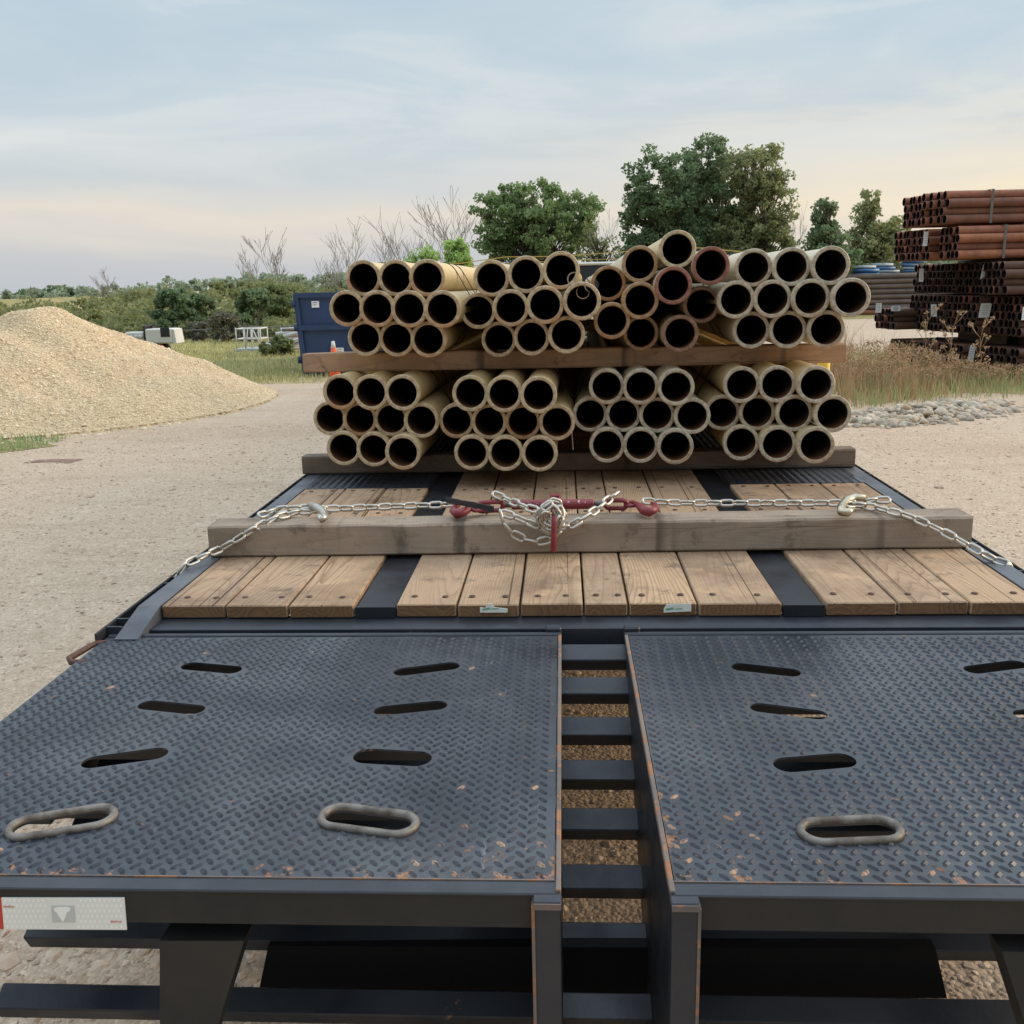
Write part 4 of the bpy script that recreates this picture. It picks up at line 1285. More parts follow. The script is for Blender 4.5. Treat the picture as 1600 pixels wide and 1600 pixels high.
A = radians
slotsL = [(-.945, 2.348, .176, .052, A(-12)), (-.365, 2.339, .176, .052, A(18)), (-.956, 2.105, .177, .052, A(-12)), (-.371, 2.102, .176, .052, A(14)),
          (-.956, 1.852, .178, .056, A(18)), (-.373, 1.858, .172, .066, A(-6)), (-.961, 1.592, .172, .056, A(19)), (-.375, 1.606, .172, .056, A(-12))]
slotsR = [(.512, 2.330, .174, .052, A(-17)), (1.094, 2.346, .176, .052, A(16)), (.514, 2.087, .174, .05, A(-17)), (1.100, 2.087, .174, .05, A(17)),
          (.513, 1.842, .176, .062, A(10)), (1.100, 1.842, .176, .062, A(-10)), (.511, 1.584, .165, .056, A(5)), (1.100, 1.584, .165, .056, A(-12))]
for s, (xa, xb, sl_) in enumerate(((-1.337, -.012, slotsL), (.167, 1.487, slotsR))):
    gx = xb if s == 0 else xa           # gap side
    rp = tread('ramp', xa + (.011 if s else 0), xb - (0 if s else .011), 1.432, 2.575, PZ, sl_, m_plate, None)
    # smooth border bars
    mb = MB()
    mb.box(xa, xb, 1.395, 1.4295, PZ - .008, PZ - .0015, ch=.002)
    tpart(mb, 'edge_bar', m_steel, None).parent = rp
    mb = MB(); mb.box(xa, xb, 2.5775, 2.598, PZ - .03, PZ + .004, ch=.003)
    tpart(mb, 'hinge_bar', m_steel, None).parent = rp
    mb = MB(); mb.box(xa + .003, xb - .003, 1.4297, 1.4319, PZ - .006, PZ + .0004)
    tpart(mb, 'seam', m_rustedge, None).parent = rp
    # gap-side channel, web down to the sloping frame
    wx0, wx1 = (gx - .009, gx) if s == 0 else (gx, gx + .009)
    mb = MB()
    mb.box(wx0, wx1, 1.4, 2.575, PZ - .010, PZ + .0035, ch=.0015)
    o = tpart(mb, 'edge_strip', m_rustedge); o.parent = rp
    mb = MB()
    fx0, fx1 = (gx - .010, gx - .001) if s == 0 else (gx + .001, gx + .010)
    zf = lambda y: .84 - .5 * (2.57 - y) - .05
    mb.add([(fx0, 1.40, PZ - .011), (fx1, 1.40, PZ - .011), (fx1, 2.57, PZ - .011), (fx0, 2.57, PZ - .011), (fx0, 1.40, zf(1.40) - .06), (fx1, 1.40, zf(1.4) - .06), (fx1, 2.57, zf(2.57)), (fx0, 2.57, zf(2.57))],
           [(0, 1, 2, 3), (4, 5, 6, 7), (0, 1, 5, 4), (2, 3, 7, 6), (0, 3, 7, 4), (1, 2, 6, 5)])
    tpart(mb, 'ramp_web', m_black).parent = rp
    # corner pad at the near end and at the hinge
    c0_, c1_ = (gx - .046, gx + .001) if s == 0 else (gx - .001, gx + .046)
    mb = MB(); mb.box(c0_, c1_, 1.372, 1.3945, PZ - .012, PZ - .001, ch=.002)
    tpart(mb, 'corner_pad', m_steel).parent = rp
    mb = MB(); mb.box(c0_ + .001, c1_ - .001, 1.3695, 1.3715, PZ - .014, PZ - .003)
    tpart(mb, 'rusty_corner', m_rustedge).parent = rp
    mb = MB(); mb.box(c0_, c1_, 2.599, 2.625, PZ - .02, PZ + .016, ch=.005)
    tpart(mb, 'hinge_lug', m_steel).parent = rp
    # end flange under the near edge
    e0, e1 = (xa, c0_ - .002) if s == 0 else (c1_ + .002, xb)
    mb = MB(); mb.box(e0, e1, 1.398, 1.406, PZ - .068, PZ - .0085)
    tpart(mb, 'end_flange', m_face).parent = rp
    # end post of the channel hanging at the gap
    mb = MB(); mb.box(c0_ + .003, c1_ - .003, 1.380, 1.3965, .20, PZ - .0125)
    tpart(mb, 'channel_end', m_steel).parent = rp
    r0_, r1_ = (c0_ - .003, c0_ + .0025) if s == 0 else (c1_ - .0025, c1_ + .003)
    mb = MB(); mb.box(r0_, r1_, 1.378, 1.398, .20, PZ - .015)
    tpart(mb, 'rusty_edge', m_rustedge, None, None).parent = rp
    # steel rings round the nearest slots
    for (cx, cy, L_, W_, an) in sl_[6:8]:
        mb = MB()
        pts = [(p_[0], p_[1], PZ + .003) for p_ in slot_outline(cx, cy, L_ + .014, W_ + .014, an, 12)]
        cl = []
        for i, p_ in enumerate(pts):
            q_ = pts[(i + 1) % len(pts)]
            cl.append(p_)
            if math.dist(p_, q_) > .03:
                cl += [tuple(p_[k_] + (q_[k_] - p_[k_]) * u_ for k_ in range(3)) for u_ in (.33, .66)]
        mb.tube(cl, .0080, 10, closed=True)
        tpart(mb, 'slot_ring', m_ringm).parent = rp
    # inner stiffeners under the plate
    for yy in (1.75, 2.0, 2.24, 2.46):
        mb = MB(); mb.box(xa + .02, xb - .02, yy - .025, yy - .02 + .004, PZ - .07, PZ - .006)
        tpart(mb, 'stiffener', m_black).parent = rp
    # outer side web of ramp
    ox0, ox1 = (xa, xa + .008) if s == 0 else (xb - .008, xb)
    mb = MB(); mb.box(ox0, ox1, 1.41, 2.57, PZ - .09, PZ - .0055)
    tpart(mb, 'side_web', m_black).parent = rp
    # support post under the near edge
    pa = [ony(258, 1456, 1.43), ony(388, 1456, 1.43), ony(343, 1600, 1.43), ony(258, 1600, 1.43)]
    pv = [(p_.x, p_.z) for p_ in pa]
    # prolong to the ground
    ln = lambda a_, b_, z_: (a_[0] + (b_[0] - a_[0]) * (z_ - a_[1]) / (b_[1] - a_[1]), z_)
    pv[2] = ln(pv[1], pv[2], .40); pv[3] = ln(pv[0], pv[3], .40)
    if s: pv = [(.155 - x_, z_) for x_, z_ in pv]
    mb = MB()
    V_ = [(x_, 1.4065, min(z_, PZ - .06)) for x_, z_ in pv] + [(x_, 1.47, min(z_, PZ - .06)) for x_, z_ in pv]
    mb.add(V_, [(0, 1, 2, 3), (4, 5, 6, 7), (0, 1, 5, 4), (2, 3, 7, 6), (0, 3, 7, 4), (1, 2, 6, 5)])
    tpart(mb, 'support_leg', m_face)
for o in list(tr.children):
    pass

# rear flange between deck and ramps
mb = MB(); mb.box(IL + .002, IR - .002, 2.63, YE + .03, DZ - .10, DZ - .0425, ch=.002)
mb.box(IL + .03, -.062, 2.600, 2.6285, DZ - .09, DZ - .055); mb.box(.22, IR - .03, 2.600, 2.6285, DZ - .09, DZ - .055)
tpart(mb, 'rear_beam', m_steel)
# chips at its ends
# sloping dovetail frame: cross members
def rowy(row):
    r_ = (row - 800) / FPX
    k = (sin(PITCH) + cos(PITCH) * r_) / (cos(PITCH) - sin(PITCH) * r_)
    return (1.02 + .5 * 2.57) / (k + .5)
sl_a = math.atan(.5)
for row in (1007, 1058, 1120, 1187, 1262, 1350, 1440, 1550):
    yy = rowy(row); zz = CAM.z - (1.02 + .5 * (2.57 - yy))
    M4 = Matrix.Translation((0, yy, zz)) @ Matrix.Rotation(sl_a, 4, 'X')
    mb = MB()
    wd_ = .062 if row < 1400 else .055
    mb.box(-1.22, 1.37, -wd_, 0, -.045, 0, M4=M4, ch=.003)
    tpart(mb, 'cross_member', m_steel)
for xa in (1.40,):
    mb = MB()
    z_a = CAM.z - 1.02 - .02; z_b = z_a - .5 * (2.60 - 1.42)
    mb.add([(xa, 2.6, z_a + .05), (xa + .05, 2.6, z_a + .05), (xa + .05, 1.42, z_b + .05), (xa, 1.42, z_b + .05), (xa, 2.6, z_a - .1), (xa + .05, 2.6, z_a - .1), (xa + .05, 1.42, z_b - .1), (xa, 1.42, z_b - .1)],
           [(0, 1, 2, 3), (4, 5, 6, 7), (0, 1, 5, 4), (2, 3, 7, 6), (0, 3, 7, 4), (1, 2, 6, 5)])
    tpart(mb, 'dovetail_beam', m_black)
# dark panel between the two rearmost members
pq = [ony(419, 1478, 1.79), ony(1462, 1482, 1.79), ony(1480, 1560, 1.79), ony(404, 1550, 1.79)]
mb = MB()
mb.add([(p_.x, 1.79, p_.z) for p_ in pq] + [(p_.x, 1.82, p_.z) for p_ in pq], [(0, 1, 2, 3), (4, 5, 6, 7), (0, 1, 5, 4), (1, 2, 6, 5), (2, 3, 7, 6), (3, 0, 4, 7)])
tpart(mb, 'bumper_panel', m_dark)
mb = MB(); mb.box(-1.25, 1.4, 1.40, 1.46, .20, .26, ch=.003); tpart(mb, 'bumper', m_black)
# tread plates over the wheels
o = tread('wheel_cover_plate', IL + .002, -.637, 4.403, 8.2, DZ + .001, [], m_plate, amp=.0028)
o = tread('wheel_cover_plate', .765, IR - .002, 4.403, 8.2, DZ + .001, [], m_plate, amp=.0028)
# deck ahead of the wheels
boards([-1.232, -1.033, -.838, -.636], 8.203, YF, 'deck_boards')
boards([.765, .972, 1.178, 1.383], 8.203, YF, 'deck_boards')
# main beams, axles, wheels, gooseneck
for xa in (-.48, .55):
    mb = MB(); mb.box(xa, xa + .08, 2.75, 14.5, .50, DZ - .052); tpart(mb, 'main_beam', m_black)
for y_ in (5.6, 6.55):
    mb = MB(); mb.tube([(-1.1, y_, .42), (1.25, y_, .42)], .065, 10); tpart(mb, 'axle', m_black)
    for x_ in (-1.12, -.80, .95, 1.27):
        mb = MB(); mb.tube([(x_ - .11, y_, .42), (x_ - .09, y_, .42), (x_ + .09, y_, .42), (x_ + .11, y_, .42)], [.37, .41, .41, .37], 28)
        ty = tpart(mb, 'wheel', m_tyre)
        mb = MB(); mb.tube([(x_ - .112, y_, .42), (x_ + .112, y_, .42)], .22, 20); tpart(mb, 'rim', m_rim).parent = ty
for y_ in (3.2, 3.8, 4.4, 5.0, 7.4, 8.2, 9.0, 9.8, 10.6, 11.4):
    mb = MB(); mb.box(-1.22, 1.37, y_, y_ + .07, DZ - .16, DZ - .054); tpart(mb, 'floor_beam', m_black)
mb = MB(); mb.box(-.40, .55, 12.0, 12.2, .5, 1.35); mb.box(-.2, .35, 12.2, 14.6, 1.15, 1.35); tpart(mb, 'gooseneck', m_black)
# reflective tape on the left end flange
yT = 1.3955
def tp(px, py): return ony(px, py, yT)
def quadslab(mb_, pts, y0, y1):
    V_ = [(p_.x, y0, p_.z) for p_ in pts] + [(p_.x, y1, p_.z) for p_ in pts]
    n_ = len(pts)
    mb_.add(V_, [tuple(range(n_)), tuple(range(n_, 2 * n_))[::-1]] + [(i, (i + 1) % n_, (i + 1) % n_ + n_, i + n_) for i in range(n_)])
mb = MB(); quadslab(mb, [tp(2, 1403), tp(194, 1403), tp(198, 1453), tp(6, 1452)], yT, yT + .0022)
tape = tpart(mb, 'reflective_tape', m_tape, None, 'white reflective tape with red end piece')
mb = MB(); quadslab(mb, [tp(-150, 1400), tp(1.4, 1403), tp(5.2, 1452), tp(-150, 1450)], yT, yT + .0022); tpart(mb, 'red_segment', m_tapered).parent = tape
mb = MB(); quadslab(mb, [tp(80, 1415), tp(116, 1415), tp(118, 1441), tp(82, 1441)], yT - .0006, yT - .0001); tpart(mb, 'grey_square', m_tapedim).parent = tape
mb = MB(); quadslab(mb, [tp(85, 1419), tp(90, 1416.5), tp(105, 1416.5), tp(111, 1419), tp(108, 1424.5), tp(106, 1424), tp(99.5, 1439.5), tp(98, 1439.5), tp(88, 1424), tp(85.5, 1423.5)], yT - .0012, yT - .0007)
tpart(mb, 'crest', m_tapecell).parent = tape
mb = MB()
for i in range(-1, 26):
    for j in range(6):
        px_ = 8 + i * 7.4 + (3.7 if j % 2 else 0); py_ = 1407 + j * 8.2
        if px_ < 8 or px_ > 190 or (74 < px_ < 122): continue
        quadslab(mb, [tp(px_ + 2.1 * cos(k * pi / 3), py_ + 2.6 * sin(k * pi / 3)) for k in range(6)], yT - .0004, yT - .0001)
tpart(mb, 'reflector_cells', m_tapecell).parent = tape
def text(body, px, py, size, m, parent, y=yT - .0010):
    cu = bpy.data.curves.new('lettering', 'FONT'); cu.body = body; cu.size = size; cu.extrude = .0002
    ob = bpy.data.objects.new('tmp', cu); col.objects.link(ob)
    dg = bpy.context.evaluated_depsgraph_get(); me = bpy.data.meshes.new_from_object(ob.evaluated_get(dg))
    bpy.data.objects.remove(ob)
    me.materials.append(m)
    o = bpy.data.objects.new('lettering', me); col.objects.link(o)
    p_ = ony(px, py, y)
    o.location = p_ - TO; o.rotation_euler = (radians(90), 0, 0); o.parent = parent
    return o
text('AOHCA', 5, 1418, .0052, m_tapered, tape)
text('DOT-C2', 173, 1441.5, .0052, m_tapered, tape)

# paper tags on board ends
for pts, lb in (([(750, 957), (750, 949), (758, 950), (762, 943), (768, 943), (773, 949), (793, 951), (793, 957)], 'torn green and white paper label stapled to the second centre board end'),
                ([(1037, 957), (1037, 951), (1042, 944), (1080, 943), (1080, 955)], 'clipped green and white paper label on the fifth centre board end')):
    mb = MB(); P_ = [ony(a_, b_, YE - .0075) for a_, b_ in pts]
    quadslab(mb, P_, YE - .0085, YE - .0070)
    o = mb.build('paper_label', m_paper); tag(o, lb, 'label', 'paper labels on board ends')
    mb = MB(); cxp = sum(p_[0] for p_ in pts) / len(pts) - 6; cyp = 950
    quadslab(mb, [ony(cxp - 9, cyp + 1, YE - .0095), ony(cxp + 3, cyp - 1, YE - .0095), ony(cxp + 4, cyp + 2, YE - .0095), ony(cxp - 8, cyp + 4, YE - .0095)], YE - .0092, YE - .0086)
    quadslab(mb, [ony(cxp + 6, cyp + 1, YE - .0095), ony(cxp + 17, cyp, YE - .0095), ony(cxp + 17, cyp + 1.5, YE - .0095), ony(cxp + 6, cyp + 2.5, YE - .0095)], YE - .0092, YE - .0086)
    mb.build('print', m_papergreen, o)

# ------------------------------------------------------------------ timbers
def timber(x0, x1, y0, y1, z0, z1, m, label, rz=0., rx=0., name='timber'):
    cx, cy = (x0 + x1) / 2, (y0 + y1) / 2
    nseg = 26
    rows = []
    hy, hz = (y1 - y0) / 2, (z1 - z0) / 2
    c_ = .007
    prof = [(-hy + c_, -hz), (hy - c_, -hz), (hy, -hz + c_), (hy, hz - c_), (hy - c_, hz), (-hy + c_, hz), (-hy, hz - c_), (-hy, -hz + c_)]
    V_ = []; rnd = random.Random(int(x0 * 100 + z0 * 977))
    for i in range(nseg + 1):
        x = x0 - cx + (x1 - x0) * i / nseg
        dz_ = rnd.uniform(-.0012, .0012); dy_ = rnd.uniform(-.0015, .0015)
        for k, (py_, pz_) in enumerate(prof):
            jit = rnd.uniform(-.0014, .0014)
            V_.append((x, py_ + dy_ + jit, pz_ + (dz_ + jit if pz_ > 0 else 0)))
    F_ = []
    for i in range(nseg):
        for k in range(8):
            F_.append((i * 8 + k, i * 8 + (k + 1) % 8, (i + 1) * 8 + (k + 1) % 8, (i + 1) * 8 + k))
    F_.append(tuple(range(8))); F_.append(tuple(nseg * 8 + k for k in range(8)))
    mb = MB(); mb.add(V_, F_)
    o = mb.build(name, m, None, (cx, cy, (z0 + z1) / 2 + 0))
    o.rotation_euler = (0, rx, rz)
    return tag(o, label, 'timber')
zt1 = ony(900, 812, 3.27).z
TZ = .112
timber(-1.268, 1.404, 3.262, 3.262 + .135, DZ + .003, DZ + .003 + TZ, m_timber, 'weathered grey-brown timber under the chain and red binder', radians(.9))
timber(-1.332, 1.437, 4.75, 4.85, DZ + .004, DZ + .096, m_timber_dark, 'dark weathered timber on the deck under the lower pipe tier')
timber(-1.287, 1.360, 4.74, 4.84, 1.440, 1.532, m_timber_brown, 'reddish brown timber between the lower and upper pipe tiers')
timber(-1.30, 1.42, 8.1, 8.2, DZ + .004, DZ + .096, m_timber_dark, 'far timber under the lower pipe tier, hidden deep behind the pipe ends')
timber(-1.29, 1.38, 8.1, 8.2, 1.440, 1.532, m_timber_brown, 'far timber between the two pipe tiers, deep behind the pipe ends')

# ------------------------------------------------------------------ PIPES ON THE TRAILER
AX = Vector((0.02191, 1.0, -0.00617)).normalized()
ROT = AX.to_track_quat('Y', 'Z')
NSEG = 40
def pipe_mesh(L, rb=.0765, rc=.0835, ri=.066):
    prof = [(ri, .004, 1), (ri + .004, 0, 1), (rc - .003, 0, 1), (rc, .003, 0), (rc, .022, 0), (rb, .034, 0), (rb, L - .034, 0), (rc, L - .022, 0), (rc, L - .003, 1), (rc - .003, L, 1), (ri + .004, L, 1), (ri, L - .004, 2), (ri, L * .5, 2), (ri, .4, 2), (ri, .1, 2)]
    V_ = []; F_ = []; MI = []
    K = len(prof)
    for (r_, y_, _m) in prof:
        for k in range(NSEG):
            a_ = 2 * pi * k / NSEG
            V_.append((r_ * cos(a_), y_, r_ * sin(a_)))
    for i in range(K):
        j = (i + 1) % K
        mi = prof[i][2]
        if i == 0: mi = 1
        if i == K - 1: mi = 2
        for k in range(NSEG):
            k2 = (k + 1) % NSEG
            F_.append((i * NSEG + k, i * NSEG + k2, j * NSEG + k2, j * NSEG + k)); MI.append(mi)
    me = bpy.data.meshes.new('pipe')
    me.from_pydata(V_, [], F_)
    me.polygons.foreach_set('material_index', MI)
    me.polygons.foreach_set('use_smooth', [True] * len(F_))
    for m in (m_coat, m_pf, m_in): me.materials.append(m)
    bm = bmesh.new(); bm.from_mesh(me); bmesh.ops.recalc_face_normals(bm, faces=bm.faces)
    for e in bm.edges:
        if len(e.link_faces) == 2 and e.calc_face_angle(0) > .5: e.smooth = False
    bm.to_mesh(me); bm.free()
    return me
PL = 5.6
PM = pipe_mesh(PL)
def place_pipe(pos, parent=None, coat=None, face=None, rot=None, me=PM):
    o = bpy.data.objects.new('pipe', me)
    col.objects.link(o)
    o.rotation_mode = 'QUATERNION'
    q = (rot or ROT) @ Matrix.Rotation(0, 4, 'Y').to_quaternion()
    o.rotation_quaternion = q
    o.location = pos
    if parent is not None: o.parent = parent
    if coat:
        o.material_slots[0].link = 'OBJECT'; o.material_slots[0].material = coat
    if face:
        o.material_slots[1].link = 'OBJECT'; o.material_slots[1].material = face
    return o
def hull2(P):
    P = sorted(set(P))
    def half(Q):
        h_ = []
        for p_ in Q:
            while len(h_) > 1 and (h_[-1][0] - h_[-2][0]) * (p_[1] - h_[-2][1]) - (h_[-1][1] - h_[-2][1]) * (p_[0] - h_[-2][0]) <= 0: h_.pop()
            h_.append(p_)
        return h_
    a_ = half(P); b_ = half(P[::-1])
    return a_[:-1] + b_[:-1]
def band(centres, y0, parent, wd=.02, r_=.0775, m=None, org=Vector((0, 0, 0))):
    pts = []
    for c_ in centres:
        cc = c_ + AX * ((y0 - c_.y) / AX.y)
        for k in range(16):
            a_ = 2 * pi * k / 16
            pts.append((round(cc.x + r_ * cos(a_), 5), round(cc.z + r_ * sin(a_), 5)))
    h_ = hull2(pts)
    n_ = len(h_)
    cx = sum(p_[0] for p_ in h_) / n_; cz = sum(p_[1] for p_ in h_) / n_
    V_ = []
    for (x, z) in h_:
        ox = .0022 * (1 if x > cx else -1); oz = .0022 * (1 if z > cz else -1)
        V_ += [(x, y0 - wd / 2, z), (x, y0 + wd / 2, z), (x + ox, y0 + wd / 2, z + oz), (x + ox, y0 - wd / 2, z + oz)]
    F_ = []
    for i in range(n_):
        j = (i + 1) % n_
        for k in range(4):
            F_.append((i * 4 + k, i * 4 + (k + 1) % 4, j * 4 + (k + 1) % 4, j * 4 + k))
    mb = MB(); mb.add([(v[0] - org.x, v[1] - org.y, v[2] - org.z) for v in V_], F_)
    return mb.build('steel_band', m or m_band, parent)

BUND = {
 'UA': (-.870, 1.775, .1587, -1.20, [4.57, 4.54, 4.46, 4.55, 4.48, 4.42, 4.37, 4.56, 4.52, 4.46], 'leftmost banded bundle of cream pipes on the upper tier', m_coat, m_pf),
 'UB': (-.251, 1.774, .1623, 4.54, [4.54, 4.50, 4.41, 4.58, 4.46, 4.33, 4.31, 4.60, 4.48, 4.38], 'tilted pipe bundle on the upper tier, left of the loose rusty pipes', m_coat, m_pf),
 'UD': (.914, 1.783, .1574, .04, [4.47, 4.42, 4.37, 4.43, 4.41, 4.37, 4.31, 4.47, 4.44, 4.39], 'rightmost pipe bundle on the upper tier with pale rims', m_coat_pale, m_pf_gray),
 'LA': (-.995, 1.261, .1548, -.22, [4.49, 4.45, 4.42, 4.57, 4.53, 4.51, 4.45, 4.49, 4.45, 4.36], 'leftmost pipe bundle on the lower tier resting on the dark timber', m_coat, m_pf),
 'LB': (-.363, 1.252, .1579, -.37, [4.38, 4.34, 4.29, 4.47, 4.43, 4.42, 4.38, 4.38, 4.36, 4.34], 'second pipe bundle from the left on the lower tier', m_coat, m_pf),
 'LC': (.260, 1.266, .1550, .17, [4.49, 4.45, 4.39, 4.54, 4.51, 4.47, 4.41, 4.45, 4.43, 4.38], 'third pipe bundle from the left on the lower tier', m_coat_pale, m_pf_gray),
 'LD': (.872, 1.273, .1535, 1.30, [4.43, 4.40, 4.32, 4.50, 4.46, 4.39, 4.32, 4.43, 4.36, 4.29], 'rightmost pipe bundle on the lower tier', m_coat, m_pf_gray),
}
AXn = Vector((0.02191, 1.0, -0.00617))
def bundle(key, dy=0., dz=0., label=None, skip_unseen=False, group='pipe bundles on the trailer'):
    x0, z0, p_, phi, ys, lb, coat, face = BUND[key]
    ph = radians(phi)
    cs = []
    i = 0
    for ri, n_ in enumerate((3, 4, 3)):
        for k in range(n_):
            lx = (k - (n_ - 1) / 2) * p_; lz = (1 - ri) * p_ * .87
            Xp = x0 + lx * cos(ph) - lz * sin(ph); Zp = z0 + lz * cos(ph) + lx * sin(ph)
            cs.append(Vector((Xp, 0, Zp + dz)) + AXn * (ys[i] + dy)); i += 1
    org = Vector((cs[4].x, cs[4].y, min(c_.z for c_ in cs) - .0765))
    root = empty('pipe_bundle', org, label or lb, 'pipe bundle', group)
    for c_ in cs:
        place_pipe(c_ - org, root, coat, face)
    for yb in (4.95, 5.22, 8.6):
        band(cs, yb + dy, root, .02, .0775, None, org)
    return root
for k in BUND: bundle(k)
# second load farther along the deck, glimpsed between and through the loose pipes
bundle('UB', 6.3, 0.0, 'second-load pipe bundle farther along the deck, seen past the tilted bundle', group='pipe bundles of the second load')
bundle('LC', 6.3, 0.0, 'second-load lower pipe bundle deep along the deck', group='pipe bundles of the second load')
bundle('LB', 6.3, 0.0, 'second-load lower pipe bundle left of the deep one', group='pipe bundles of the second load')

# loose pipes: (centre, rim, label, yaw offset)
LOOSE = [((.518, 4.488, 1.981), m_pf, m_coat, 'tan-rimmed pipe perched on top, the highest of the load', 0.2),
         ((.360, 4.60, 1.922), m_pf_rust, m_coat_pale, 'loose rust-flecked pipe just left below the topmost pipe', .5),
         ((.658, 4.417, 1.905), m_pf_red, m_coat_pale, 'bright red-rimmed pipe right below the topmost pipe', .0),
         ((.493, 4.405, 1.824), m_pf_red, m_coat_pale, 'dark red-rimmed pipe directly under the topmost pipe', .1),
         ((.222, 4.728, 1.838), m_pf_rust, m_coat_pale, 'rusty pipe standing back, leftmost in the loose group', 1.2),
         ((.353, 4.473, 1.760), m_pf_rust, m_coat, 'speckled orange-rimmed pipe at the middle of the loose group', .3),
         ((.638, 4.544, 1.734), m_pf_brown, m_coat_pale, 'brown-rimmed pipe under the bright red-rimmed one', .0),
         ((.226, 4.491, 1.672), m_pf_rust, m_coat, 'orange-rimmed pipe at the lower left of the loose group', .2),
         ((.372, 4.65, 1.606), m_pf_rust, m_coat, 'tan rusty pipe in the bottom row of the loose group, left of the brown one', .3),
         ((.532, 4.448, 1.610), m_pf_brown, m_coat_pale, 'brown-rimmed pipe at the bottom of the loose group on the timber', .0)]
for (c_, fc, ct, lb, yo) in LOOSE:
    rr_ = Matrix.Rotation(radians(yo * .25), 4, 'Z').to_quaternion() @ ROT
    o = place_pipe(Vector(c_), None, ct, fc, rr_)
    o.name = 'steel_pipe'
    tag(o, lb, 'pipe', 'loose pipes on the upper tier')

# yellow straps across the load
def strap(pts, label, y_):
    mb = MB()
    P_ = [ony(a_, b_, y_) for a_, b_ in pts]
    for i in range(len(P_) - 1):
        a_, b_ = P_[i], P_[i + 1]
        mb.add([(a_.x, a_.y - .025, a_.z), (a_.x, a_.y + .025, a_.z), (b_.x, b_.y + .025, b_.z), (b_.x, b_.y - .025, b_.z),
                (a_.x, a_.y - .025, a_.z + .005), (a_.x, a_.y + .025, a_.z + .005), (b_.x, b_.y + .025, b_.z + .005), (b_.x, b_.y - .025, b_.z + .005)],
               [(0, 1, 2, 3), (4, 5, 6, 7), (0, 1, 5, 4), (2, 3, 7, 6), (0, 3, 7, 4), (1, 2, 6, 5)])
    o = mb.build('tie_down_strap', m_strap); tag(o, label, 'strap', 'yellow straps over the load')
strap([(575, 442), (600, 412), (720, 412), (790, 402), (880, 401), (1050, 388), (1100, 388), (1180, 396), (1290, 394)], 'yellow strap over the whole load, higher of the two', 7.2)
strap([(590, 440), (612, 416), (740, 416), (885, 407), (930, 406), (1000, 404), (1020, 400)], 'thinner yellow strap over the load just below the other', 8.6)

# ------------------------------------------------------------------ PICKUP
D_ = 14.8
c0 = ony(925, 430, D_)
cx_ = c0.x; zr = ony(925, 409, D_).z
tk = empty('pickup_truck', (cx_, D_, 0), 'white pickup truck ahead of the trailer, only its roof seen past the pipes', 'pickup')
mb = MB()
wv = .92
mb.box(-.98, .98, -1.7, 3.9, .55, 1.12, ch=.05)
mb.build('body', m_white, tk)
mb = MB()
mb.add([(-.93, 0, 1.121), (.93, 0, 1.121), (.93, 2.1, 1.121), (-.93, 2.1, 1.121), (-.76, .18, zr - .05), (.76, .18, zr - .05), (.76, 1.6, zr - .05), (-.76, 1.6, zr - .05)],
       [(0, 1, 5, 4), (1, 2, 6, 5), (2, 3, 7, 6), (3, 0, 4, 7), (0, 3, 2, 1), (4, 5, 6, 7)])
mb.build('window_glass', m_glass, tk)
mb = MB(); mb.box(-.79, .79, .12, 1.7, zr - .048, zr, ch=.02); mb.build('roof', m_white, tk)
mb = MB()
for sx_ in (-1, 1):
    mb.tube([(sx_ * .94, -.01, 1.12), (sx_ * .775, .16, zr - .03)], .045, 6)
    mb.tube([(sx_ * .94, 2.11, 1.12), (sx_ * .775, 1.62, zr - .03)], .045, 6)
    mb.tube([(sx_ * .95, 1.0, 1.12), (sx_ * .78, .95, zr - .03)], .04, 6)
mb.build('cab_pillars', m_white, tk)
for x_ in (-.86, .86):
    for y_ in (-.9, 2.9):
        mb = MB(); mb.tube([(x_ - .12, y_, .40), (x_ + .12, y_, .40)], .40, 24); ty = mb.build('wheel', m_tyre, tk)
        mb = MB(); mb.tube([(x_ - .122, y_, .40), (x_ + .122, y_, .40)], .24, 20); mb.build('rim', m_rim, ty)
for x_ in (-.93, .93):
    mb = MB(); mb.box(x_ - .04, x_ + .04, -1.72, -1.702, .75, 1.0); mb.build('tail_light', m_red, tk)

